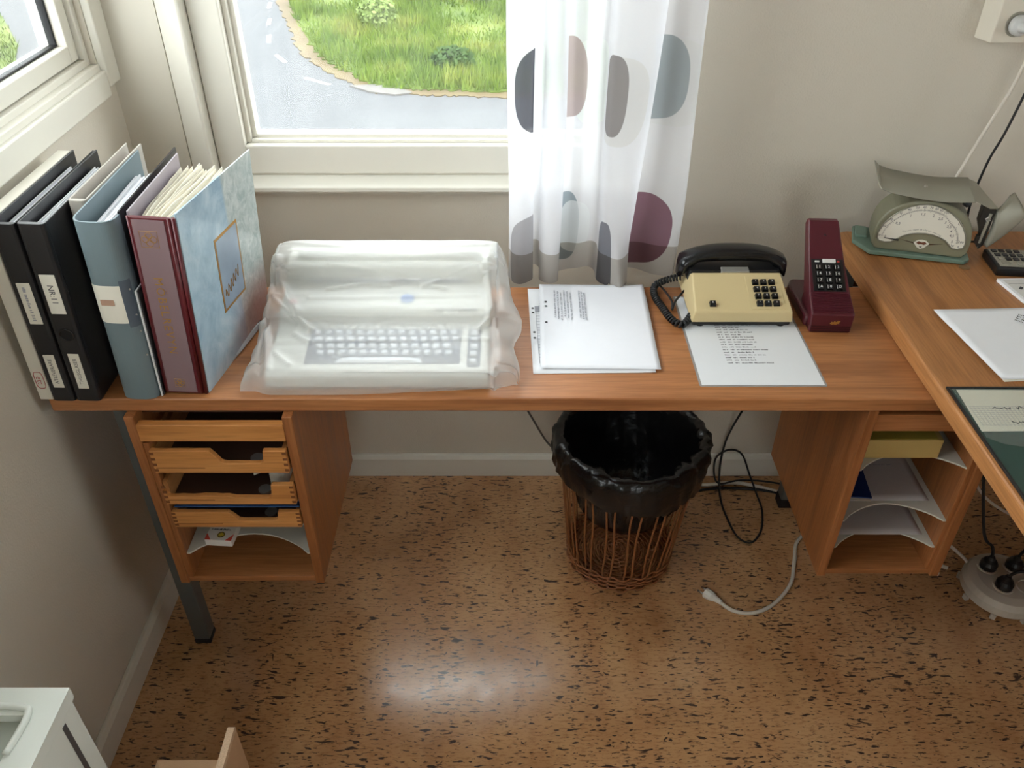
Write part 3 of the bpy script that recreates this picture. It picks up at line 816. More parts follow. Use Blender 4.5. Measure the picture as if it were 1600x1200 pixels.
def label_plate(b, x0, x1, z0, z1, txt=None, size=.008, up=False, seed=1):
    l_ = MB().box(x0, x1, -.0007, .0004, z0, z1).build('label', LABEL, b, bevel=.0003)
    if txt:
        spine_text(txt, size, (x0+x1)/2, (z0+z1)/2, up, INK, l_)
    else:
        tm = words(MB(), -(z1-z0)*.4, -.003, (z1-z0)*.8, .005, 0, random.Random(seed))
        tm.xform(T((x0+x1)/2, -.0008, (z0+z1)/2) @ RX(90) @ RZ(-90)); tm.build('print', INKL, l_)
BK = pm('black_binder_plastic', (30, 30, 33), .3, .12, 25, .05, 300)
# white file against the wall
wf = thing('white_file', 'narrow white file with red mark squeezed against the left wall', 'binder', (-.779, 1.098, DZ+.0006)); wf.rotation_euler = (0, R(1.5), 0)
WB = pm('white_binder_board', (224, 219, 205), .5, .03)
MB().box(0, .022, 0, .28, 0, .318).build('spine', WB, wf, bevel=.0015)
m = MB().tube([(.011+.007*math.copysign(abs(math.cos(a))**.5, math.cos(a)), -.0004, .04+.016*math.copysign(abs(math.sin(a))**.5, math.sin(a))) for a in [k*math.pi/16 for k in range(32)]], .0005, 4, closed=True)
m.build('red_mark_outline', REDI, wf)
spine_text('ett', .014, .011, .04, False, REDI, wf, name='red_mark')
b1 = binder('arch_file', 'narrow glossy black binder second from the left wall', (-.756, 1.094, DZ+.0012), .037, BK, 1.8, seed=2)
label_plate(b1, .009, .029, .150, .222, None, seed=3)
label_plate(b1, .010, .027, .028, .092, 'ATLEVERARE', .0085, True)
b2 = binder('arch_file', 'black binder labelled NR:11 with round finger hole', (-.7175, 1.094, DZ+.0014), .040, BK, 2.0, seed=5)
label_plate(b2, .008, .031, .168, .236, 'NR:11', .013, False)
label_plate(b2, .011, .028, .026, .094, 'THUSGLASER', .0085, True)
rg = MB().tube([(.020+.0105*math.cos(a), -.0006, .130+.0105*math.sin(a)) for a in [k*math.pi/12 for k in range(24)]], .0016, 6, closed=True)
rg.build('finger_ring', BLACKG, b2, smooth=True)
MB().lathe([(0, 0), (.0095, 0), (.0095, .0006), (0, .0006)], 20, cap=False).xform(T(.020, -.0002, .130) @ RX(90)).build('finger_hole', pm('hole_black', (6, 6, 6), .8), b2)
# grey binder stuffed with magazines, pushed further in
b3 = binder('magazine_binder', 'grey binder stuffed with colourful magazines behind the black binders', (-.6738, 1.165, DZ+.001), .027, pm('grey_beige_board', (172, 166, 156), .6, .05), 2.0, depth=.235, h=.322, paper=False)
cols = [(236, 234, 230), (120, 128, 150), (230, 230, 226), (70, 120, 168), (226, 224, 220), (180, 186, 200), (168, 70, 120), (236, 236, 232)]
r_ = random.Random(9)
for k, c in enumerate(cols):
    x = .0035+k*.0025
    MB().box(x, x+.0023, .02+r_.uniform(0, .02), .21+r_.uniform(-.03, .02), .005, .306+r_.uniform(-.012, .006)).build('magazine', pm('magazine_%d' % k, c, .5, .1, 40), b3)
# teal-grey binder with rounded spine
TEAL = pm('teal_grey_board', (112, 128, 134), .45, .05, 12, .04, 200)
W4 = .062
b4 = thing('rounded_binder', 'grey-blue binder with rounded spine and white paper label', 'binder', (-.6455, 1.098, DZ+.0025)); b4.rotation_euler = (0, R(2.2), 0)
def arc4(a, off=0):
    th = math.pi*(1-a); cx, cy = math.cos(th), math.sin(th)
    sx = math.copysign(abs(cx)**.65, cx)*(W4/2+off); sy = abs(cy)**.65*(.030+off)
    return (W4/2+sx, .030-sy)
outer_ = [arc4(k/24) for k in range(25)]; inner_ = [arc4(k/24, -.0025) for k in range(25)]
MB().prism(outer_+inner_[::-1], 0, BH, 'xy').build('spine', TEAL, b4, smooth=False)
MB().box(0, .0026, .030, .275, 0, BH).build('cover', TEAL, b4)
MB().box(W4-.0026, W4, .030, .285, 0, BH+.004).build('cover', BK, b4)
paper_block(.010, W4-.008, .020, .235, .006, .292, 14, 21, .006).build('pages', PAPER, b4)
def patch4(a0, a1, z0, z1, mat, name, off):
    mb = MB().grid(lambda u, v: (*arc4(a0+(a1-a0)*u, off), z0+(z1-z0)*v), 14, 1); return mb.build(name, mat, b4)
patch4(.18, .62, .148, .214, LABEL, 'label', .0006)

MB().box(.014, .034, -.0012, -.0009, .180, .190).build('label_stamp', pm('stamp_brown', (186, 150, 128), .6), b4); 
patch4(.62, .86, .140, .222, pm('label_pocket', (84, 96, 108), .35), 'label_pocket', .0005)
for z in (.205, .160, .130, .085):
    x, y = arc4(.80, .0008); MB().lathe([(0, .0012), (.0012, .001), (.0018, 0)], 10, cap=False).xform(T(x, y, z) @ RX(90)).build('rivet', METAL, b4)
# thin white booklet between the binders
sb = thing('thin_booklet', 'thin white booklet wedged beside the burgundy album spine', 'booklet', (-.5825, 1.108, DZ+.0003)); sb.rotation_euler = (0, R(2.4), 0)
MB().box(0, .0022, 0, .15, 0, .20).build('cover', PAPER, sb, bevel=.0004)
MB().box(.0022, .0042, .003, .148, .001, .199).build('pages', pm('dark_booklet', (60, 60, 64), .5), sb)
# burgundy ring album
BUR = pm('burgundy_board', (92, 26, 34), .32, .1, 30, .04, 300)
b5 = thing('ring_album', 'thick burgundy album with gold spine lettering and blue picture cover', 'binder', (-.5765, 1.113, DZ+.0046)); b5.rotation_euler = (0, R(3.6), 0)
W5, H5 = .070, .318
MB().box(.003, W5-.010, 0, .006, 0, H5).build('spine', BUR, b5, bevel=.002)
SPF = sheer('milky_spine_film', (150, 138, 142), .35, .2, 1.0, .2)
MB().box(.007, W5-.016, -.0012, -.0004, .004, H5-.004).build('spine_film', pm('spine_mauve', (134, 110, 114), .3, .06, 20, coat=.3), b5)
MB().tube([(.0025, .003, .001), (.0025, .003, H5-.001)], .0032, 8).build('hinge', BUR, b5, smooth=True)
for xx in (W5-.010, W5-.003):
    MB().tube([(xx, .003, .001), (xx, .003, H5-.001)], .0036, 8).build('hinge', BUR, b5, smooth=True)
spine_text('MÖBELREVYN', .019, .028, .150, False, GOLD, b5, 1.25, -.0016)
def rosette(cz, s_):
    mb = MB()
    for k in range(4):
        a = k*math.pi/2
        mb.tube([(.028+s_*.45*math.cos(a)+s_*.4*math.cos(t_), -.0014, cz+s_*.45*math.sin(a)+s_*.4*math.sin(t_)) for t_ in [q*math.pi/6 for q in range(12)]], .0005, 4, closed=True)
    mb.tube([(.028-s_, -.0014, cz-s_), (.028+s_, -.0014, cz-s_), (.028+s_, -.0014, cz+s_), (.028-s_, -.0014, cz+s_)], .0004, 4, closed=True)
    mb.build('gold_ornament', GOLD, b5)
rosette(.283, .013); rosette(.022, .008)
# covers hinged open like a V
def mat_cover():
    t = NT('album_picture_cover'); v = t.coord((1, 1, 1)); sp = t.n('SeparateXYZ'); t.l(v, sp.inputs[0]); Y, Z = sp.outputs[1], sp.outputs[2]
    n1 = t.noise(v, 14, 5, .6, .8)
    sky = t.ramp(n1, [(.3, lin((128, 160, 184))), (.55, lin((164, 190, 206))), (.75, lin((196, 212, 220)))])
    grn = t.ramp(t.noise(v, 40, 5, .65, 1), [(.35, lin((150, 166, 166))), (.65, lin((196, 204, 202)))])
    f = t.math('MULTIPLY', t.math('SUBTRACT', t.math('ADD', Y, t.math('MULTIPLY', Z, .05)), .158), 120, clamp=True)
    c = t.mix(f, sky, grn)
    red = t.math('MULTIPLY', t.math('MULTIPLY', t.math('SUBTRACT', Y, .10), 9, clamp=True), t.math('MULTIPLY', t.math('SUBTRACT', .13, Z), 12, clamp=True))
    c = t.mix(t.math('MULTIPLY', red, .85), c, lin((176, 118, 112)))
    nr = t.bump(t.noise(t.coord((3, 8, 8)), 3, 3), .25, .01)
    return t.done(t.pbr(c, .28, 0, .5, .6, nr))
PIC = mat_cover()
def cover_board(ang, x, mat, name, d=.262, lean=0):
    o_ = MB().box(0, .0026, 0, d, .000, H5+.006).build(name, mat, b5, bevel=.0006)
    o_.location = (x, .004, 0); o_.rotation_euler = (R(0), R(lean), R(ang)); return o_
rc_ = cover_board(-9, W5-.001, PIC, 'front_cover', .262, 0)
lc_ = cover_board(0, .001, pm('album_back_mauve', (150, 140, 148), .3, .06, coat=.4), 'back_cover', .225)
MB().box(.0026, .0031, .094, .096+.082, .10, .235).build('picture_border', GOLD, rc_)
MB().box(.0031, .0034, .098, .174, .105, .230).build('inset_picture', pm('inset_blue_grey', (138, 156, 176), .3, .25, 18, coat=.6), rc_)
sg = MB(); pts = [(.0038, .105+.0022*k, .128+.010*math.sin(k*1.3)+.0009*k) for k in range(26)]
sg.tube(pts, .0007, 4); sg.build('gold_signature', GOLD, rc_)
mb = MB(); r_ = random.Random(31)
for k in range(46):
    a = (k+.5)/46; ang = R(1.5-12.5*a); xs = .010+a*(W5-.022); L = r_.uniform(.196, .222); zt = .300+r_.uniform(-.006, .006)
    bow = .006*(a-.35)
    vs = []
    for q in range(5):
        t_ = q/4; y = .012+L*t_*math.cos(ang); x = xs-L*t_*math.sin(ang)+bow*math.sin(math.pi*t_)*2+.0012*math.sin(k*2.1+t_*5)
        vs += [(x, y, .008), (x, y, zt+.003*math.sin(t_*6+k))]
    mb.add(vs, [(2*q, 2*q+2, 2*q+3, 2*q+1) for q in range(4)])
mb.build('pages', PAPER2, b5, solid=.0006)
pb = MB(); r_ = random.Random(8)
for k in range(14): x = .012+k*(W5-.026)/13; pb.tube([(x, .006, .302), (x+r_.uniform(-.001, .001), .022, .303)], .0018, 5)
pb.build('page_tabs', PAPER2, b5)
# clear plastic pen-like sleeve on the desk by the album
sl = thing('plastic_sleeve', 'narrow clear plastic sleeve lying at the foot of the picture cover', 'sleeve', (-.487, 1.25, DZ), R(-15))
MB().grid(lambda a, b: (-.006+.012*a+.002*math.sin(b*5), -.07+.15*b, .001+.006*math.sin(math.pi*a)+.004*b), 8, 10).build('sleeve', sheer('clear_plastic', (214, 216, 216), .45, .3, 1.0, .15), sl, smooth=True, solid=.0006)

# ---------------------------------------------------------------- typewriter under its dust cover
TWB = pm('typewriter_grey_white', (208, 206, 196), .5, .04, 10)
tw = thing('typewriter', 'pale electric typewriter showing faintly through its milky dust cover', 'typewriter', (-.22, 1.27, DZ))
tx0, tx1 = -.412, -.040
prof = [(1.126, .728), (1.124, .752), (1.134, .759), (1.245, .772), (1.256, .792), (1.325, .804), (1.352, .836), (1.410, .844), (1.420, .835), (1.420, .728)]
MB().prism(prof, tx0, tx1, 'yz').build('body', TWB, tw, True, bevel=.004)
def slope_z(y): return .759+(y-1.134)*(.772-.759)/(1.245-1.134)
KEYW = pm('key_white', (214, 216, 220), .4, .03); KEYD = pm('keyboard_well', (52, 56, 80), .5, .06)
kbx0, kbx1 = tx0+.062, tx1-.048
MB().prism([(1.150, slope_z(1.150)+.0006), (1.240, slope_z(1.240)+.0006), (1.240, slope_z(1.24)-.004), (1.150, slope_z(1.15)-.004)], kbx0, kbx1, 'yz').build('keyboard_well', KEYD, tw, True)
MB().prism([(1.142, slope_z(1.142)+.0006), (1.240, slope_z(1.240)+.0006), (1.240, slope_z(1.24)-.004), (1.142, slope_z(1.142)-.004)], kbx1+.012, kbx1+.034, 'yz').build('keyboard_well', KEYD, tw, True)
def key(x, y, w=.0128, d=.0100):
    z = slope_z(y)
    vs = [(x-w/2, y-d/2, z), (x+w/2, y-d/2, z), (x+w/2, y+d/2, z), (x-w/2, y+d/2, z)]
    k_ = .74; vs += [(x+(a[0]-x)*k_, y+(a[1]-y)*k_, z+.0042) for a in vs]
    MB().add(vs, [(3, 2, 1, 0), (4, 5, 6, 7), (0, 1, 5, 4), (1, 2, 6, 5), (2, 3, 7, 6), (3, 0, 4, 7)]).build('key', KEYW, tw, True)
for r in range(4):
    y = 1.230-r*.0175
    for c in range(14):
        x = kbx0+.012+c*.0182+r*.004
        if x < kbx1-.006: key(x, y)
key((kbx0+kbx1)/2-.004, 1.158, .145, .012)
for r in range(5): key(kbx1+.023, 1.230-r*.0185)
MB().lathe([(0, 0), (.012, 0), (.012, .0006), (0, .0006)], 24, cap=False).xform(T(-.187, 1.297, .8005) @ RX(11)).build('round_badge', pm('badge_blue', (96, 130, 190), .4), tw, True)
box('red_badge', (tx0+.015, tx0+.028, 1.285, 1.294, .796, .8005), REDI, tw)
tm = words(MB(), 0, 0, .075, .005, 0, random.Random(12)); tm.xform(T(-.135, 1.266, .7955) @ RX(11)); tm.build('print', INKL, tw, True)
box('paper_rest', (tx0+.045, tx1-.035, 1.332, 1.340, .800, .818), pm('rest_grey', (168, 168, 172), .4), tw, bevel=.002)
MB().tube([(tx0+.02, 1.385, .838), (tx1-.02, 1.385, .838)], .012, 16).build('platen', TWB, tw, True, smooth=True)

cprof = [(1.108, .7275), (1.109, .740), (1.111, .757), (1.116, .7645), (1.126, .7675), (1.16, .772), (1.20, .7775), (1.236, .783), (1.250, .790), (1.258, .802), (1.29, .808), (1.322, .815), (1.338, .834), (1.348, .850), (1.362, .8555), (1.39, .857), (1.413, .856), (1.424, .846), (1.431, .81), (1.437, .77), (1.442, .736)]
cpp = smooth_path([(0, y, z) for y, z in cprof], 8); NJ = len(cpp)-1
ridges = [((-.425, 1.355), (-.395, 1.275), (-.350, 1.222), .0065, .010), ((-.432, 1.30), (-.405, 1.265), (-.375, 1.240), .0045, .008), ((-.435, 1.245), (-.415, 1.18), (-.405, 1.125), .006, .009), ((-.375, 1.212), (-.36, 1.20), (-.345, 1.19), .004, .006),
          ((-.33, 1.345), (-.25, 1.338), (-.17, 1.325), .0035, .006), ((-.27, 1.322), (-.19, 1.326), (-.12, 1.312), .003, .006), ((-.16, 1.318), (-.11, 1.335), (-.06, 1.345), .004, .007), ((-.33, 1.31), (-.27, 1.322), (-.22, 1.318), .003, .005),
          ((-.045, 1.35), (-.035, 1.26), (-.055, 1.225), .006, .008), ((-.03, 1.25), (-.022, 1.18), (-.03, 1.12), .005, .008), ((-.42, 1.405), (-.25, 1.375), (-.05, 1.395), .0015, .01),
          ((-.36, 1.286), (-.2, 1.289), (-.06, 1.293), .0016, .005), ((-.41, 1.192), (-.22, 1.196), (-.04, 1.201), .0018, .005), ((-.44, 1.33), (-.428, 1.30), (-.40, 1.285), .004, .008), ((-.40, 1.165), (-.385, 1.15), (-.37, 1.135), .003, .007)]
def ridge_h(x, y):
    h = 0
    for (a, m_, b, hh, w) in ridges:
        pa = Vector((x, y))
        for (s0, s1) in ((a, m_), (m_, b)):
            p, q = Vector(s0), Vector(s1); d = q-p; t_ = max(0, min(1, (pa-p).dot(d)/d.length_squared))
            dist = (pa-p-d*t_).length; h = max(h, hh*math.exp(-(dist/(w*.62))**1.6)*1.35)
    return h
NS, NTOP = 12, 150
cols_ = NS*2+NTOP+1
cmb = MB(); ux = []
for j in range(NJ+1):
    y, z = cpp[j].y, cpp[j].z
    fr_ = min(1, max(0, (1.20-y)/.09)); bk = max(0, (y-1.33)/.1)
    xl = -.438-.010*fr_+.0*bk; xr = -.016+.016*fr_+.006*bk
    xlt = -.428+.012*fr_; xrt = -.026-.002*fr_
    for i in range(cols_):
        if i < NS:
            t_ = i/NS; e = t_**1.0
            x = xl-.006+(xlt-xl+.006)*e**2.2; zz = .7275+(z-.7275)*(1-(1-e)**1.6) if z > .7275 else z
            rip = .0035*math.sin(y*150)*(1-e)*min(1, (z-.7275)/.05)
            x -= rip; yy = y
        elif i <= NS+NTOP:
            t_ = (i-NS)/NTOP; x = xlt+(xrt-xlt)*t_; yy = y
            w_ = 4*t_*(1-t_); zz = z-.004*(1-w_)**6
        else:
            t_ = (i-NS-NTOP)/NS; e = 1-t_
            bulge = .030*math.sin(math.pi*min(1, t_*1.1))*math.exp(-((y-1.27)/.07)**2)
            x = xr+.016*math.exp(-((y-1.16)/.08)**2)+(xrt-xr-.014)*e**3+bulge; zz = .7275+(z-.7275)*(1-(1-e)**1.6)
            x += .006*math.sin(y*70+2)*t_*min(1, (z-.7275)/.05); yy = y
        # front hem lifts towards the right
        if y < 1.118: 
            lift = max(0, min(1, (x+.25)/.22))*.008
            zz = max(zz, .7275+lift); yy += .008*max(0, min(1, (x+.3)/.28))
        # rounded plan corners
        cx = max(0, (xlt+.02-x))/.03+max(0, (x-xrt+.02))/.05
        if y < 1.14: yy += .010*min(1, cx)**2
        if y > 1.40: yy -= .014*min(1, cx)**2
        cmb.v.append((x, yy, zz))
for j in range(NJ):
    for i in range(cols_-1):
        a = j*cols_+i; cmb.f.append((a, a+1, a+cols_+1, a+cols_)); cmb.fm.append(0)
# wrinkles, pushed out along the local normal
me_ = bpy.data.meshes.new('tmp'); me_.from_pydata(cmb.v, [], cmb.f); me_.update()
nrm_ = [v.normal.copy() for v in me_.vertices]; bpy.data.meshes.remove(me_)
for k, p in enumerate(cmb.v):
    n_ = nrm_[k]
    if n_.dot(Vector((p[0]+.225, p[1]-1.27, p[2]-.74))) < 0: n_ = -n_
    f1 = noise.fractal((p[0]*9, p[1]*34, p[2]*20), .9, 2.1, 4)*.0010+.0008
    h = max(0, f1)+ridge_h(p[0], p[1])
    if p[2] < .735: h *= .2
    q = Vector(p)+n_*h; q.z = max(q.z, .7262); cmb.v[k] = tuple(q)
def mat_cover_film():
    t = NT('milky_vinyl'); vec = t.coord()
    nr = t.bump(t.noise(t.coord((1, 2.2, 1)), 40, 3, .5, .6), .18, .003)
    c = lin((238, 238, 233))
    d = t.n('BsdfDiffuse'); d.inputs[0].default_value = (*c, 1); t.l(nr, d.inputs['Normal'])
    tl = t.n('BsdfTranslucent'); tl.inputs[0].default_value = (*c, 1); t.l(nr, tl.inputs['Normal'])
    tr = t.n('BsdfTransparent'); tr.inputs[0].default_value = (.97, .98, 1, 1)
    g = t.n('BsdfGlossy'); g.inputs['Roughness'].default_value = .28; t.l(nr, g.inputs['Normal'])
    m0 = t.n('MixShader'); m0.inputs[0].default_value = .35; t.l(d.outputs[0], m0.inputs[1]); t.l(tl.outputs[0], m0.inputs[2])
    m1 = t.n('MixShader'); m1.inputs[0].default_value = .58; t.l(m0.outputs[0], m1.inputs[1]); t.l(tr.outputs[0], m1.inputs[2])
    m2 = t.n('MixShader'); t.l(t.sheen(.7, nr), m2.inputs[0]); t.l(m1.outputs[0], m2.inputs[1]); t.l(g.outputs[0], m2.inputs[2])
    return t.done(m2.outputs[0])
tag(cmb.build('dust_cover', mat_cover_film(), smooth=True), 'milky white plastic dust cover draped over the typewriter', 'dust cover')

# ---------------------------------------------------------------- papers on the narrow desk
PB = sheet('paper_sheet', .034, .246, 1.172, 1.462, DZ+.0004, 'lower printed sheet sticking out left of the crumpled page', 'paper', rz=1.0, curl=.003, seed=3)
g = MB(); r_ = random.Random(5)
g.box(-.094, -.0932, -.115, .075, .0016, .0018)
for k in range(16): g.box(-.094, -.083 if k % 2 else -.087, .05-k*.0098, .0508-k*.0098, .0016, .0018)
g.box(-.095, -.082, .057, .077, .0016, .0017)
for k in range(5): g.box(-.084-.001*k, -.081, .10-k*.008, .104-k*.008, .0016, .0018)
g.build('print', INKL, PB)
PUNCH = pm('punch_mark', (44, 44, 48), .6)
for yy in (.070, .054, -.015, -.034): MB().lathe([(0, 0), (.0026, 0), (.0026, .0003), (0, .0003)], 12, (-.099, yy, .0014), cap=False).build('punch_hole', PUNCH, PB)
PT = sheet('paper_sheet', .052, .260, 1.180, 1.470, DZ+.0042, 'crumpled white page with pale print on top beside the typewriter', 'paper', pm('crumpled_paper', (232, 233, 238), .7, .02, 30, .9, 11), rz=-1.0, curl=.006, seed=7, n=22)
g = MB()
for k in range(9):
    x = -.076+k*.0062 if k < 6 else -.028+(k-6)*.005
    tm = words(MB(), 0, 0, .10, .0036, .0, random.Random(40+k)); tm.xform(T(x, .118-.004*(k % 3), .0026) @ RZ(-90)); merge(g, tm)
g.build('print', INKL, PT)
for yy in (.076, .060, .002, -.016): MB().lathe([(0, 0), (.0026, 0), (.0026, .0003), (0, .0003)], 12, (-.092, yy, .0016), cap=False).build('punch_hole', PUNCH, PT)
LM = thing('laminated_list', 'laminated white number list lying under the beige telephone', 'paper', (.425, 1.283, DZ), R(0))
lw, lh = .108, .149
MB().prism([(-lw+.003, -lh), (lw-.003, -lh), (lw, -lh+.003), (lw, lh-.003), (lw-.003, lh), (-lw+.003, lh), (-lw, lh-.003), (-lw, -lh+.003)], 0, .0005, 'xy').build('plastic_edge', sheer('laminate_film', (206, 206, 204), .5, .2, 1.0, .1), LM)
MB().box(-lw+.004, lw-.004, -lh+.004, lh-.004, .0005, .0009).build('page', pm('laminated_page', (226, 228, 230), .25, .015, 30, .08, 30), LM)
g = MB()
lens = [.055, .012, .042, .018, .036, .040, .015, .038, .037, .040, .034, .037, .055, .028, .047, .025, .026, .056]
for k, L in enumerate(lens):
    y = .058-k*.0082; r_ = random.Random(60+k)
    for (xx, ww) in ((-.047, .009), (-.033, .007), (-.022, L)):
        words(g, xx, y, ww, .0036, .0009, r_, .7)
g.build('print', INK, LM)

# ---------------------------------------------------------------- beige push-button telephone
BEI = pm('beige_plastic', (206, 186, 140), .4, .03, 20, .05, 500)
PH = thing('push_button_telephone', 'beige push-button telephone with black handset and coiled cord', 'telephone', (.426, 1.316, DZ+.0009))
hw_ = .094
def shell(prof, w0, taper, name, mat, parent, bevel=.004):
    mb = MB(); n = len(prof); zt = max(p[1] for p in prof); zb = min(p[1] for p in prof)
    for sgn in (-1, 1):
        for (y, z) in prof:
            mb.v.append((sgn*(w0-taper*(z-zb)/(zt-zb)), y, z))
    mb.f = [tuple(range(n))[::-1], tuple(range(n, 2*n))]+[(i, (i+1) % n, n+(i+1) % n, n+i) for i in range(n)]; mb.fm = [0]*len(mb.f)
    return mb.build(name, mat, parent, bevel=bevel, seg=3)
def shelly(y): return .037+(y-.001)*(.066-.037)/(.092-.001)
shell([(.004, .003), (.004, .013), (.16, .013), (.16, .003)], hw_-.003, 0, 'base', BLACK, PH, .003)
for (x, y) in ((-.075, .014), (.075, .014), (-.075, .145), (.075, .145)): MB().lathe([(.008, 0), (.008, .004)], 14, (x, y, 0)).build('rubber_foot', RUBBER, PH)
shell([(0, .012), (-.001, .035), (.001, .037), (.092, .066), (.096, .062), (.112, .052), (.165, .050), (.165, .012)], hw_, .010, 'body', BEI, PH, .003)
sa = math.degrees(math.atan2(.066-.037, .091))
def onslope(mb, x, y, dz=0): return mb.xform(T(x, y, shelly(y)+dz) @ RX(sa))
onslope(MB().box(-.032, .032, -.041, .042, 0, .0012), .046, .043, -.0002).build('key_panel', BEI, PH, bevel=.001)
WINK = pm('white_ink', (226, 226, 222), .5)
def phone_key(x, y, ch, size=.0052):
    vs = [(-.0062, -.0058, 0), (.0062, -.0058, 0), (.0062, .0058, 0), (-.0062, .0058, 0), (-.0052, -.0034, .0055), (.0052, -.0034, .0055), (.0052, .0052, .0062), (-.0052, .0052, .0062)]
    k = onslope(MB().add(vs, [(3, 2, 1, 0), (4, 5, 6, 7), (0, 1, 5, 4), (1, 2, 6, 5), (2, 3, 7, 6), (3, 0, 4, 7)]), x, y, .0008).build('key', BLACKG, PH, bevel=.0007)
    tm = text_mesh(ch, size, WINK); tm.xform(T(0, .001, .0063) @ RX(5)); onslope(tm, x, y, .0008).build('numeral', WINK, k)
for i, ch in enumerate('123456789*0#'):
    phone_key(.031+(i % 3)*.0154, .065-(i//3)*.0168, ch)
phone_key(-.056, .014, 'R')
shell([(.094, .050), (.094, .067), (.108, .070), (.118, .052)], .028, .002, 'name_plate', pm('silver_plate', (170, 168, 160), .3, .05, metal=.5), PH, .001)
shell([(.100, .045), (.100, .066), (.165, .066), (.165, .045)], .090, .004, 'cradle', BLACK, PH, .003)
# handset
hs = MB(); NQ = 40
for i in range(NQ+1):
    a = i/NQ; x = -.1055+.211*a; c = (a-.5)*2
    top = .103-.026*abs(c)**2.6; bot = (.076-.008*c*c) if abs(c) < .66 else .076-.008*.44-(abs(c)-.66)/.34*.036
    e = 1 if abs(c) < .93 else max(.2, 1-((abs(c)-.93)/.07)**2*.7)
    hy = (.019+.007*max(0, (abs(c)-.6)/.4))*e; mid = (top+bot)/2; hz = (top-bot)/2*(.6+.4*e)
    for k in range(14):
        th = 2*math.pi*k/14; cx, cz = math.cos(th), math.sin(th)
        hs.v.append((x, .132+hy*math.copysign(abs(cx)**.6, cx), mid+hz*math.copysign(abs(cz)**.6, cz)))
hs.f = [(i*14+k, i*14+(k+1) % 14, (i+1)*14+(k+1) % 14, (i+1)*14+k) for i in range(NQ) for k in range(14)]+[tuple(range(14)), tuple(NQ*14+k for k in range(14))[::-1]]
hs.fm = [0]*len(hs.f)
hs.build('handset', BLACKG, PH, smooth=True)
path = smooth_path([(-.094, .122, .040), (-.118, .130, .030), (-.142, .137, .012), (-.147, .105, .0075), (-.138, .060, .0075), (-.128, .020, .0075), (-.113, .000, .0075), (-.100, .010, .0085), (-.088, .030, .012)], 24)
hx = []; up = Vector((0, 0, 1)); L = 0
for i in range(len(path)-1):
    d = (path[i+1]-path[i]); L0 = d.length; dn = d.normalized(); sd = dn.cross(up).normalized(); u2 = sd.cross(dn)
    for q in range(6):
        t_ = q/6; ph = 2*math.pi*(L+L0*t_)/.0066
        hx.append(path[i]+d*t_+(sd*math.cos(ph)+u2*math.sin(ph))*.0052)
    L += L0
hx2 = []
hxs = smooth_path(hx, 2)
MB().tube(hx, .0023, 5).build('coiled_cord', RUBBER, PH, smooth=True)
MB().tube(smooth_path([(-.092, .10, .022), (-.112, .075, .012), (-.120, .055, .006), (-.116, .085, .006), (-.124, .12, .008), (-.13, .152, .004)], 8), .0022, 6).build('line_cord', RUBBER, PH, smooth=True)

# ---------------------------------------------------------------- burgundy upright telephone
BP = pm('burgundy_plastic', (78, 26, 36), .3, .06, 20, .03, 400)
B2 = thing('desk_telephone', 'burgundy one-piece telephone with black keypad beside the big desk', 'telephone', (.585, 1.300, DZ), R(-3))
prof = [(0, .000), (0, .040), (.045, .060), (.105, .098), (.168, .146), (.180, .146), (.188, .132), (.128, .070), (.090, .035), (.085, .000)]
def bw(y): return .0395-.011*min(1, max(0, (y-.02)/.15))
mb = MB(); n = len(prof)
for sgn in (-1, 1):
    for (y, z) in prof:
        w = bw(y) if z > .03 else .038
        mb.v.append((sgn*w, y, z))
mb.f = [tuple(range(n))[::-1], tuple(range(n, 2*n))]+[(i, (i+1) % n, n+(i+1) % n, n+i) for i in range(n)]; mb.fm = [0]*len(mb.f)
mb.build('body', BP, B2, bevel=.004, seg=3)
MB().prism([(-.046, .06), (-.043, .02), (.043, .02), (.048, .06), (.048, .14), (.04, .165), (-.04, .165), (-.050, .14)], 0, .022, 'xy').build('base', BP, B2, bevel=.006, seg=3)
def seg_pt(i, t_): a, b = prof[i], prof[i+1]; return (a[0]+(b[0]-a[0])*t_, a[1]+(b[1]-a[1])*t_)
for k in range(13):
    y, z = seg_pt(1, .08+.88*k/12); w = bw(y)-.004
    MB().tube([(-w, y, z+.0004), (w, y, z+.0004)], .0013, 6).build('rib', BP, B2)
for k in range(3):
    MB().box(-.036, .036, -.0006, .0006, .004+k*.0045, .006+k*.0045).build('groove', pm('burgundy_dark', (44, 14, 20), .4), B2)
ang = math.degrees(math.atan2(.098-.060, .060))
def onkp(mb, x, t_, dz=0):
    y, z = seg_pt(2, t_); return mb.xform(T(x, y, z+dz) @ RX(ang))
w0 = bw(.075)-.006
onkp(MB().box(-w0, w0, -.034, .034, 0, .0012), 0, .5).build('keypad_panel', BLACK, B2, bevel=.0008)
for i, ch in enumerate('123456789A0D'):
    x = -.017+(i % 3)*.017; t_ = .70-(i//3)*.193
    k = onkp(MB().add([(-.0062, -.0055, 0), (.0062, -.0055, 0), (.0062, .0055, 0), (-.0062, .0055, 0), (-.0055, -.004, .0035), (.0055, -.004, .0035), (.0055, .005, .0045), (-.0055, .005, .0045)], [(3, 2, 1, 0), (4, 5, 6, 7), (0, 1, 5, 4), (1, 2, 6, 5), (2, 3, 7, 6), (3, 0, 4, 7)]), x, t_, .001).build('key', BLACKG, B2, bevel=.0006)
    tm = text_mesh(ch, .0075, WINK); tm.xform(T(.001, .0006, .0046) @ RX(6)); merge(tm, MB().box(-.0047, -.0042, -.003, .004, .0043, .0047))
    onkp(tm, x, t_, .001).build('numeral', WINK, k)
onkp(MB().box(-.012, .012, -.004, .004, 0, .003), .003, .90, .0012).build('indicator_window', pm('indicator_white', (206, 204, 200), .3), B2, bevel=.0008)
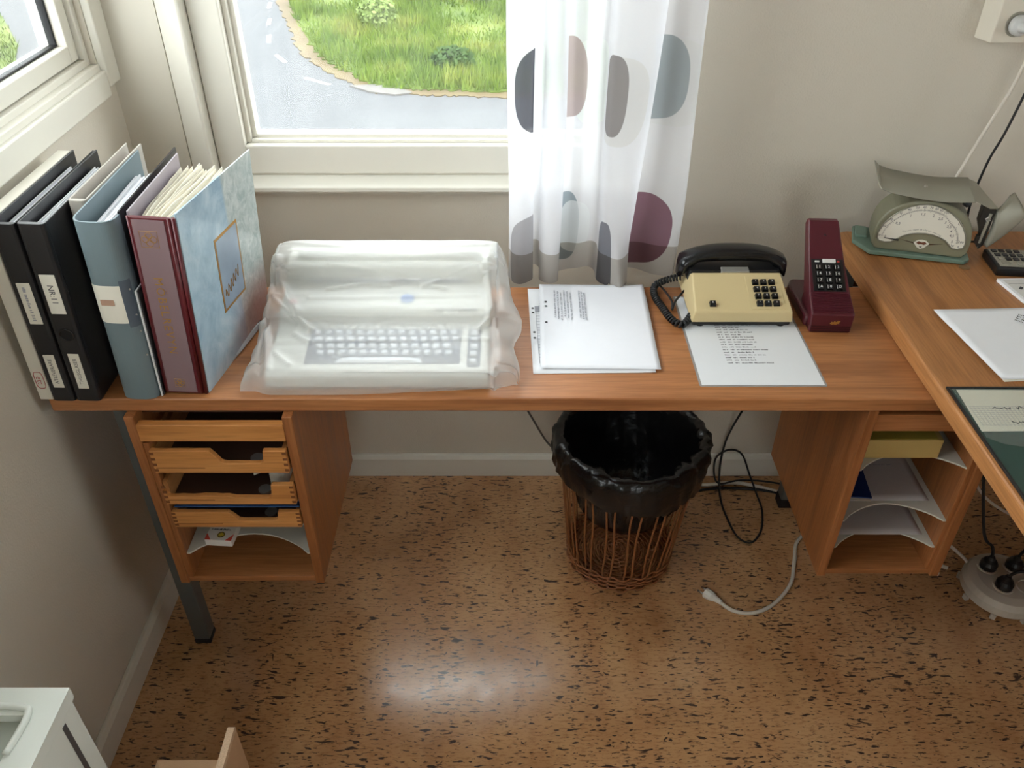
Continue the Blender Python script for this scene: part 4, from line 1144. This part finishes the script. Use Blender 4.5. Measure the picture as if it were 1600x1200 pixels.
onkp(MB().box(-.004, .004, -.0012, .0012, 0, .002), -.019, .89, .0012).build('switch_mark', WINK, B2)
onkp(MB().box(-.002, .002, -.002, .002, 0, .002), .020, .89, .0012).build('red_lamp', KR, B2)
sw = MB().prism([(-.009, .002), (-.006, .006), (-.004, .004), (-.001, .008), (.001, .005), (.005, .008), (.009, .007), (.006, .004), (.008, .002), (.004, .002), (.002, 0), (-.003, .001), (-.005, 0)], -.0009, .0002, 'xz')
sw.xform(T(.006, -.0004, .019)).build('gold_emblem', GOLD, B2)
y, z = seg_pt(3, .62); MB().prism([(-.0035, -.003), (.0, .003), (.0035, -.003), (0, -.001)], 0, .0006, 'xy').xform(T(0, y, z+.0002) @ RX(37)).build('top_mark', BLACK, B2)
# ---------------------------------------------------------------- letter scale
OLIVE = pm('olive_grey_enamel', (128, 126, 104), .38, .05, 15, .03, 300)
PLATE = pm('dull_plate_metal', (158, 156, 142), .42, .05, 10, metal=.35)
GREENE = pm('green_enamel', (108, 130, 116), .4, .06, 20)
DIAL = pm('dial_white', (226, 222, 208), .5, .03, 20)
SC = thing('letter_scale', 'olive letter scale with white half-round dial and metal tray', 'scale', (.738, 1.549, RZT), R(-15.7))
MB().prism([(-.033, .100), (-.036, .032), (-.004, -.012), (.176, -.008), (.186, .004), (.186, .100)], .002, .011, 'xy').build('base_plate', GREENE, SC, bevel=.002)
for (x, y) in ((-.022, .085), (.17, .005), (.17, .09), (-.005, .005)): MB().lathe([(.006, 0), (.006, .004)], 12, (x, y, -.0005)).build('foot', RUBBER, SC)
MB().box(-.030, -.008, .045, .09, .011, .017).build('base_clip', GREENE, SC, bevel=.001)
def arch(k, off=0):
    """outline of the housing, k from 0 (lower left) to 1 (lower right)"""
    th = math.pi*(1-k); c, s = math.cos(th), math.sin(th)
    return (.0865+(.0915+off)*math.copysign(abs(c)**.92, c)-.004*max(0, -c)*0, .036+(.087+off)*abs(s)**.82)
outl = [(.004, .011)]+[(-.004, .022)]+[arch(k/30) for k in range(31)]+[(.177, .022), (.169, .011)]
ho = MB().prism(outl, .0, .078, 'xz').build('housing', OLIVE, SC, bevel=.004, seg=3)
# raised bezel around the dial
dial = [(.0045, .036), (.0035, .048), (.009, .066), (.0201, .0835), (.0335, .0975), (.0500, .1090), (.0640, .1145), (.080, .1170), (.0960, .1155), (.1120, .1105), (.1280, .1025), (.1430, .0910), (.1550, .0765), (.1640, .0600), (.1680, .0430), (.1660, .0340), (.1560, .0300), (.1460, .0310), (.1390, .0385), (.1310, .0455), (.1190, .0510), (.1050, .0550), (.0900, .0563), (.0760, .0550), (.0620, .0515), (.0500, .0455), (.0400, .0370), (.0320, .0305), (.0200, .0285), (.0090, .0300)]
MB().prism(dial, -.0012, .001, 'xz').build('dial', DIAL, SC)
MB().tube([(p[0], -.0012, p[1]) for p in dial], .0014, 6, closed=True).build('dial_rim', pm('bezel_metal', (150, 148, 134), .3, metal=.6), SC, smooth=True)
nums = [('0', .0072, .0418), ('10', .0115, .0632), ('20', .0205, .0785), ('30', .0352, .0935), ('40', .0488, .1025), ('50', .0624, .1085), ('60', .0752, .1110), ('70', .0871, .1110), ('80', .0972, .1100), ('90', .1060, .1075), ('100', .1160, .1045), ('150', .1470, .0838), ('200', .1590, .0462)]
inn = [('0', .0186, .0405), ('0,5', .0352, .0715), ('1', .0542, .0900), ('1,5', .0758, .0955), ('2', .0953, .0950), ('2,5', .1094, .0905), ('3', .1200, .0840), ('3,5', .1290, .0760), ('4', .1350, .0672), ('4,5', .1390, .0575), ('5', .1430, .0448)]
for (tx, x, z) in nums:
    text_mesh(tx, .0068, INK).xform(T(x, -.0016, z) @ RX(90)).build('numeral', INK, SC)
for (tx, x, z) in inn:
    text_mesh(tx, .0075, INK).xform(T(x, -.0016, z) @ RX(90)).build('numeral', INK, SC)
text_mesh('g', .006, INK).xform(T(.157, -.0016, .0375) @ RX(90)).build('unit', INK, SC)
text_mesh('hg', .006, INK).xform(T(.146, -.0016, .0375) @ RX(90)).build('unit', INK, SC)
curve_txt = 'Placera vågen på vågrätt underlag'
for i, ch in enumerate(curve_txt):
    if ch == ' ': continue
    a = i/(len(curve_txt)-1); x = .049+.070*a; z = .0555+.0085*math.sin(math.pi*a); sl_ = math.degrees(math.atan2(.0085*math.pi*math.cos(math.pi*a), .070))
    text_mesh(ch, .0042, INK).xform(T(x, -.0016, z) @ RX(90) @ RZ(sl_)).build('motto_letter', INK, SC)
arcp = smooth_path([((a[1]+b_[0])/2, 0, (a[2]+b_[1])/2) for a, b_ in zip(nums[:11], [(.0165, .0425), (.0210, .0580), (.0290, .0695), (.0420, .0830), (.0520, .0900), (.0650, .0960), (.0758, .0985), (.0870, .0985), (.0965, .0970), (.1050, .0945), (.1145, .0910)])]+[(.1300, 0, .0830), (.1400, 0, .0740), (.1480, 0, .0620), (.1520, 0, .0500), (.1525, 0, .0420)], 5)
tk = MB(); tk.tube([(p.x, -.0014, p.z) for p in arcp], .00022, 4)
for i, p in enumerate(arcp[:-1]):
    d = (arcp[i+1]-p).normalized(); nn = Vector((-d.z, 0, d.x)); L = .0035 if i % 5 == 0 else .002
    tk.tube([(p.x-nn.x*L, -.0014, p.z-nn.z*L), (p.x+nn.x*L, -.0014, p.z+nn.z*L)], .00022, 4)
tk.build('tick_marks', INK, SC)
MB().prism([(.0165, .0385), (.045, .0380), (.045, .0345), (.0165, .0378)], -.003, -.0022, 'xz').build('pointer', BLACK, SC)
MB().prism([(.050, .0375), (.078, .031), (.1, .031), (.128, .0375), (.1, .034), (.078, .034)], -.0006, .0002, 'xz').build('badge_wings', pm('badge_brown', (74, 54, 38), .5), SC)
MB().prism([(.074, .0345), (.081, .0405), (.089, .042), (.097, .0405), (.104, .0345), (.096, .025), (.089, .0215), (.082, .025)], -.0012, .0002, 'xz').build('badge_shield', DIAL, SC, bevel=.0004)
MB().prism([(.079, .0345), (.083, .0385), (.089, .0365), (.095, .0385), (.099, .0345), (.094, .0315), (.089, .0330), (.084, .0315)], -.0016, -.0011, 'xz').build('badge_emblem', pm('emblem_brown', (110, 60, 36), .5), SC)
MB().prism([(.086, .0275), (.092, .0275), (.089, .0245)], -.0016, -.0011, 'xz').build('badge_emblem', pm('emblem_dark', (50, 34, 26), .5), SC)
# tray on top
tp = smooth_path([(-.014, 0, .143), (.006, 0, .1375), (.030, 0, .1345), (.065, 0, .1310), (.100, 0, .1300), (.130, 0, .1325), (.158, 0, .1355)], 6)
tb = MB(); yf, yb = -.012, .098
for p in tp: tb.v += [(p.x, yf, p.z), (p.x, yb, p.z+.006)]
tb.f = [(2*i, 2*i+2, 2*i+3, 2*i+1) for i in range(len(tp)-1)]; tb.fm = [0]*len(tb.f)
tb.build('tray', PLATE, SC, smooth=True, solid=.0016)
MB().add([(-.014, yf, .143), (-.014, yb, .149), (-.024, yb, .158), (-.020, yf+.01, .149)], [(0, 1, 2, 3)]).build('tray_lip', PLATE, SC, solid=.0016)
MB().add([(.158, yf+.01, .1355), (.158, yb-.006, .1405), (.172, yb-.006, .136), (.205, yf+.02, .120), (.186, yf, .1265)], [(0, 1, 2, 3, 4)]).build('tray_wing', PLATE, SC, solid=.0016)
MB().lathe([(0, .003), (.003, .0025), (.004, 0)], 14, (.075, .045, .1345), cap=False).build('tray_rivet', METAL, SC, smooth=True)
MB().tube([(.142, .0, .129), (.150, .0, .124)], .006, 10).build('pivot', BLACK, SC)
# linkage to the right
DKM = pm('dark_link_metal', (52, 50, 46), .4, .1, metal=.5)
MB().prism([(.180, .122), (.204, .117), (.203, .040), (.196, .030), (.191, .062), (.181, .085)], .010, .034, 'xz').build('link_bracket', DKM, SC, bevel=.001)
MB().prism([(.1935, .108), (.199, .108), (.196, .045), (.192, .045)], .006, .010, 'xz').build('link_arm', PLATE, SC, bevel=.0006)
MB().tube([(.194, .004, .102), (.189, .004, .098), (.193, .004, .094), (.199, .004, .096)], .0012, 6).build('link_hook', METAL, SC)
MB().tube([(.172, .012, .045), (.196, .012, .046)], .0012, 6).build('link_rod', DKM, SC)
MB().tube([(.172, .016, .041), (.196, .016, .042)], .0010, 6).build('link_rod', DKM, SC)
MB().prism([(.186, .060), (.192, .062), (.198, .040), (.192, .036), (.1855, .045)], .008, .016, 'xz').build('link_yoke', DKM, SC)
# curved side plate leaning away from the linkage
def sidep(a, b):
    # quadrilateral patch, lower edge at the linkage, upper edge out to the right and back
    p = Vector((.207, .012, .112))*(1-a)*(1-b)+Vector((.206, .008, .040))*a*(1-b)+Vector((.266, .045, .096))*a*b+Vector((.234, .055, .134))*(1-a)*b
    return p+Vector((.30, -.85, .1))*(.006*math.sin(math.pi*a)+.004*math.sin(math.pi*b))
MB().grid(sidep, 12, 12).build('side_plate', PLATE, SC, smooth=True, solid=.012)

# ---------------------------------------------------------------- wall socket, plug and wall cords
SO = thing('wall_socket', 'cream double wall socket on the right of the window wall', 'socket', (.955, YB, 1.142))
CRM = pm('cream_bakelite', (222, 214, 198), .4, .03)
MB().prism([(-.058, 0), (-.045, -.042), (.055, -.042), (.065, 0)], 0, .19, 'xy').build('socket_body', CRM, SO, bevel=.002)
for z in (.034, .100):
    MB().lathe([(.0225, 0), (.0225, .003), (.019, .003), (.019, .0005), (0, .0005)], 28, cap=False).xform(T(-.005, -.042, z) @ RX(90)).build('socket_ring', pm('socket_recess', (150, 146, 132), .5), SO)
    for dx in (-.0095, .0095):
        MB().lathe([(0, 0), (.0026, 0), (.0026, .001), (0, .001)], 12, cap=False).xform(T(-.005+dx*.5, -.0428, z+dx) @ RX(90)).build('contact_hole', BLACK, SO)
# plug in lower socket
PL = thing('power_plug', 'pale round power plug pushed into the wall socket with white cord', 'plug', (.950, YB-.046, 1.176))
PLG = pm('plug_grey_white', (206, 206, 204), .4, .03)
MB().lathe([(0, 0), (.0185, 0), (.0185, .010), (.0165, .014), (.011, .018), (.008, .030), (.0062, .036), (0, .036)], 24, cap=False).xform(RX(90)).build('plug_body', PLG, PL, smooth=False, bevel=.001)
CORDW = pm('white_cord_sleeve', (214, 206, 192), .5, .04)
c_ = smooth_path([(.950, YB-.080, 1.176), (.955, YB-.100, 1.163), (.956, YB-.100, 1.13), (.950, YB-.095, 1.07), (.930, YB-.09, .99), (.912, YB-.088, .92), (.902, YB-.085, .87), (.905, YB-.06, .80), (.915, YB-.045, .765)], 8)
MB().tube(c_, .0034, 8).build('cord', CORDW, PL, True, smooth=True)
bc = MB().tube(smooth_path([(1.035, YB-.03, 1.35), (1.03, YB-.03, 1.15), (1.006, YB-.035, .98), (.992, YB-.03, .90), (.99, YB-.025, .80), (1.0, YB-.03, .7), (1.0, YB-.02, .4)], 8), .0026, 6).build('hanging_black_cable', RUBBER, smooth=True)
tag(bc, 'thin black cord hanging down the wall behind the letter scale', 'cord')

# ---------------------------------------------------------------- cords under the desk
gc = MB().tube(smooth_path([(-.03, 1.50, .70), (-.012, 1.55, .55), (.010, 1.66, .36), (.02, 1.692, .28), (.06, 1.694, .19), (.10, 1.694, .115), (.16, 1.690, .06), (.26, 1.68, .02), (.36, 1.66, .006)], 10), .0028, 6).build('grey_cord', pm('grey_cord_sleeve', (104, 100, 94), .5), smooth=True)
tag(gc, 'thin grey cord running down the wall from behind the typewriter', 'cord')
wc = MB().tube(smooth_path([(.36, 1.64, .006), (.46, 1.652, .006), (.54, 1.658, .006), (.60, 1.665, .006), (.66, 1.650, .006), (.74, 1.615, .006), (.84, 1.56, .006), (.93, 1.45, .006), (1.02, 1.34, .012)], 10), .0048, 8).build('white_floor_cord', CORDW, smooth=True)
tag(wc, 'white cord along the floor behind the waste basket towards the power hub', 'cord')
kc = MB().tube(smooth_path([(.625, 1.50, .715), (.600, 1.52, .62), (.590, 1.60, .40), (.572, 1.690, .17), (.560, 1.685, .09), (.555, 1.655, .030), (.552, 1.600, .005), (.555, 1.540, .004), (.568, 1.470, .004), (.598, 1.450, .004), (.632, 1.490, .004), (.652, 1.560, .004), (.652, 1.620, .005), (.640, 1.672, .030), (.615, 1.690, .085), (.580, 1.692, .10), (.548, 1.690, .075), (.545, 1.672, .03), (.56, 1.655, .012), (.62, 1.668, .012), (.72, 1.662, .006), (.9, 1.6, .006)], 10), .0028, 6).build('black_loop_cord', RUBBER, smooth=True)
tag(kc, 'thin black cord hanging in a loop onto the floor beside the right pedestal', 'cord')
kb = MB().tube(smooth_path([(.33, 1.615, .005), (.44, 1.618, .005), (.52, 1.640, .005), (.60, 1.645, .0045), (.70, 1.63, .0045), (.80, 1.58, .0045)], 10), .0036, 6).build('black_floor_cord', RUBBER, smooth=True)
tag(kb, 'black cord lying along the floor beside the white one', 'cord')
ex = thing('extension_plug', 'loose white plug and cord lying on the cork floor before the right pedestal', 'plug', (.46, 1.28, 0), R(0))
c_ = smooth_path([(.478, 1.262, .012), (.505, 1.240, .006), (.545, 1.232, .005), (.59, 1.247, .005), (.635, 1.285, .005), (.668, 1.330, .005), (.690, 1.39, .005), (.72, 1.46, .005), (.80, 1.50, .005), (.95, 1.42, .006), (1.05, 1.36, .012)], 10)
MB().tube(c_, .0045, 8).build('cord', CORDW, ex, True, smooth=True)
d0 = Vector((.452, 1.287, .012)); d1 = Vector((.482, 1.258, .012)); dd = (d1-d0).normalized()
pb = MB().tube([d0, d0+dd*.004, d0+dd*.018, d0+dd*.028, d0+dd*.036, d0+dd*.044], [.0125, .0130, .0115, .0075, .006, .0055], 10)
pb.build('plug_body', WHITEP, ex, True, bevel=.0008)
sdv = dd.cross(Vector((0, 0, 1)))
for s_ in (-1, 1):
    MB().tube([d0+sdv*s_*.0075+dd*.002, d0+sdv*s_*.0075-dd*.016], .0022, 8).build('pin', METAL, ex, True, smooth=True)

# ---------------------------------------------------------------- round power hub
HB = thing('power_hub', 'round white power hub on the floor under the big desk with black plugs', 'power strip', (1.145, 1.295, 0))
HUB = pm('hub_white', (206, 198, 184), .45, .04)
MB().lathe([(.0, .006), (.080, .006), (.088, .014), (.088, .034), (.080, .048), (.062, .054), (.0, .055)], 40, cap=False).build('hub_body', HUB, HB, smooth=False, bevel=.001)
for k in range(8):
    a = k*math.pi/4+.2; MB().box(-.006, .006, -.004, .006, 0, .014).xform(T(.086*math.cos(a), .086*math.sin(a), 0) @ RZ(math.degrees(a)-90)).build('foot_tab', HUB, HB, bevel=.001)
for (sx, sy) in ((-.03, .03), (.03, .03), (-.02, -.028), (.032, -.03)):
    MB().lathe([(.022, .053), (.022, .058), (.019, .058), (.019, .0555), (0, .0555)], 24, (sx, sy, 0), cap=False).build('outlet_ring', HUB, HB)
def hubplug(x, y, label, end, cmat):
    p = thing('black_plug', label, 'plug', (1.145+x, 1.295+y, .0556), 0)
    MB().lathe([(0, 0), (.0185, 0), (.0190, .014), (.015, .022), (.009, .028), (.006, .036), (0, .036)], 20, cap=False).build('plug_body', BLACK, p, bevel=.001)
    c = smooth_path([(0, 0, .034), (end[0]*.1, end[1]*.1, .056), (end[0]*.4, end[1]*.4, .065), (end[0], end[1], end[2]-.0556)], 8)
    MB().tube(c, .0036, 6).build('cord', cmat, p, smooth=True)
hubplug(-.03, .03, 'black plug in the power hub nearest the right pedestal', (-.02, .12, .25), RUBBER)
hubplug(-.02, -.028, 'black plug in the front socket of the power hub', (.16, -.05, .006), RUBBER)
hubplug(.03, .03, 'black plug in the rear right socket of the power hub', (.18, .08, .16), RUBBER)
c_ = MB().tube(smooth_path([(1.42, 1.43, .06), (1.30, 1.42, .09), (1.20, 1.43, .12), (1.13, 1.46, .16), (1.11, 1.50, .21), (1.16, 1.53, .26), (1.26, 1.53, .31), (1.4, 1.54, .36)], 10), .0036, 6).build('pale_cord_loop', CORDW, smooth=True)
tag(c_, 'pale cord looping up above the power hub under the big desk', 'cord')
c_ = MB().tube(smooth_path([(.85, 1.50, .10), (.93, 1.46, .10), (1.02, 1.41, .075), (1.08, 1.36, .045), (1.085, 1.345, .03)], 10), .004, 6).build('pale_hub_cable', CORDW, smooth=True)
tag(c_, 'pale cord running from behind the right pedestal into the power hub', 'cord')

# ---------------------------------------------------------------- wicker waste basket and bag
WK = pm('wicker_willow', (146, 92, 54), .45, .22, 60, .15, 300)
BC = Vector((.262, 1.420, 0))
WB_ = thing('waste_basket', 'brown wicker waste basket with open stakes under the desk', 'waste basket', tuple(BC))
RB, RT_, HT = .118, .163, .325
def rad(z): return RB+(RT_-RB)*(z/HT)**.85
def lean(z): return .012*z/HT, .050*z/HT        # the basket leans back a little
NSTK = 34
for k in range(NSTK):
    a = 2*math.pi*(k+(.28 if k % 2 else 0))/NSTK; r_ = random.Random(k)
    w = [r_.uniform(-.004, .004) for _ in range(5)]
    pts = []
    for q in range(7):
        z = .006+(HT-.006)*q/6; rr = rad(z); aa = a+.02*math.sin(q*1.3+k)
        pts.append((rr*math.cos(aa)+lean(z)[0], rr*math.sin(aa)+lean(z)[1], z))
    MB().tube(pts, .0024, 5).build('stake', WK, WB_, smooth=True)
for k in range(7):                       # woven bands at the foot
    z = .004+k*.0058; pts = []
    n_ = NSTK*2
    for i in range(n_):
        a = 2*math.pi*i/n_; rr = rad(z)+(.0038 if (i//2+k) % 2 else -.0030)+(.003 if k == 0 else 0)
        pts.append((rr*math.cos(a)+lean(z)[0], rr*math.sin(a)+lean(z)[1], z+.0015*math.sin(a*5+k)))
    MB().tube(pts, .0027, 5, closed=True).build('woven_band', WK, WB_, smooth=True)
for k in range(2):
    z = HT-.004+k*.006
    MB().tube([(rad(z)*math.cos(a)+lean(z)[0], rad(z)*math.sin(a)+lean(z)[1], z) for a in [q*2*math.pi/40 for q in range(40)]], .004, 6, closed=True).build('rim', WK, WB_, smooth=True)
for k in range(18):
    r0 = .010+k*.0060; n_ = 48
    MB().tube([(r0*math.cos(a), r0*math.sin(a), .010+.0022*(1 if (i//3+k) % 2 else -1)) for i, a in enumerate([q*2*math.pi/n_ for q in range(n_)])], .0026, 5, closed=True).build('base_ring', WK, WB_, smooth=True)
for k in range(16):
    a = k*math.pi/8; MB().tube([(.006*math.cos(a), .006*math.sin(a), .010), (.116*math.cos(a), .116*math.sin(a), .010)], .0026, 5).build('base_spoke', WK, WB_)
# bag
def mat_bag():
    t = NT('black_bin_liner'); v = t.coord()
    nr = t.bump(t.noise(v, 26, 4, .55, 1.0), .5, .006)
    return t.done(t.pbr(lin((20, 20, 22)), .22, 0, .5, 0, nr))
NA = 150
bagp = [(.0, .135), (.030, .128), (.060, .130), (.085, .136), (.104, .150), (.116, .172), (.126, .198), (.135, .226), (.142, .254), (.147, .282), (.150, .306), (.153, .326), (.158, .340), (.166, .346), (.174, .342), (.179, .330), (.180, .316), (.179, .302), (.1765, .288), (.174, .276)]
bg = MB()
for j, (r0, z0) in enumerate(bagp):
    for k in range(NA):
        a = 2*math.pi*k/NA; ca, sa_ = math.cos(a), math.sin(a)
        n1 = noise.fractal((ca*3.2, sa_*3.2, z0*9), .8, 2, 4); n2 = noise.noise((ca*9, sa_*9, z0*16+7))
        dv = noise.voronoi((ca*5.5, sa_*5.5, z0*26+(9 if j > 12 else 0)))[0]; fc = min(.6, dv[1]-dv[0])
        front = max(0, -sa_+.25)
        if j <= 5: dr = .007*n1+.005*n2; dz = .008*n2+.006*n1
        elif j <= 12: dr = -.010*fc*(1+front)-.010*front*max(0, n1)-.002*n2; dz = .008*n1
        else: dr = .012*(fc-.25)+.004*n1; dz = .010*n1*(j-12)/5+.003*n2
        if j >= len(bagp)-2: dz += .016*noise.noise((ca*2.5, sa_*2.5, 3))-.010*front
        rr = max(0, r0+dr*(1 if r0 > 0 else 0)); z = max(.1, z0+dz)
        if j > 14: rr = max(rr, rad(min(HT, z))+.007)
        elif 3 <= j <= 11: rr = min(rr, rad(min(z, HT))-.007)
        bg.v.append((rr*ca+lean(z)[0], rr*sa_+lean(z)[1], z))
for j in range(len(bagp)-1):
    for k in range(NA): bg.f.append((j*NA+k, j*NA+(k+1) % NA, (j+1)*NA+(k+1) % NA, (j+1)*NA+k)); bg.fm.append(0)
bo = bg.build('bin_liner', mat_bag(), smooth=True); bo.location = tuple(BC)
tag(bo, 'glossy black bin liner folded over the wicker basket rim', 'bin bag')

# ---------------------------------------------------------------- lower left corner of the view
DV = thing('white_cabinet', 'white metal cabinet with recessed grip in the lower left corner', 'cabinet', (-.672, .43, 0))
WE = pm('white_enamel', (216, 220, 212), .35, .03, 8)
MB().box(-.776, -.568, .18, .629, 0, .60).build('carcass', WE, DV, True, bevel=.004, seg=3)
m = MB()
for a in ((-.778, -.566, .592, .631), (-.778, -.566, .178, .33), (-.778, -.745, .33, .592), (-.606, -.566, .33, .592)): m.box(*a, .60, .62)
m.build('lid', WE, DV, True)
MB().box(-.745, -.606, .33, .592, .598, .606).build('grip_recess', pm('recess_grey_green', (160, 166, 154), .4), DV, True)
MB().tube(smooth_path([(-.745, .602, .6215), (-.68, .603, .6225), (-.615, .602, .6225), (-.600, .590, .6225), (-.603, .54, .6215)], 8), .0045, 8).build('grip_bead', WE, DV, True, smooth=True)
MB().box(-.5685, -.5672, .592, .600, .20, .590).build('side_slot', pm('slot_grey', (70, 70, 72), .4), DV, True)
CB = thing('chipboard_box', 'open chipboard box with raised side standing on the floor lower left', 'box', (-.52, .55, 0))
CH = pm('chipboard_tan', (196, 158, 122), .75, .08, 60, .2, 500); CHE = pm('chipboard_edge', (206, 176, 146), .9, .35, 400)
MB().box(-.562, -.4485, .700, .714, 0, .300).build('back_board', CH, CB, True)
MB().box(-.448, -.437, .40, .742, 0, .340).build('side_board', CH, CB, True)
MB().prism([(.40, .340), (.742, .340), (.742, .347), (.738, .350), (.40, .350)], -.448, -.437, 'yz').build('side_edge', CHE, CB, True)
MB().box(-.562, -.449, .40, .699, 0, .012).build('bottom_board', CH, CB, True)
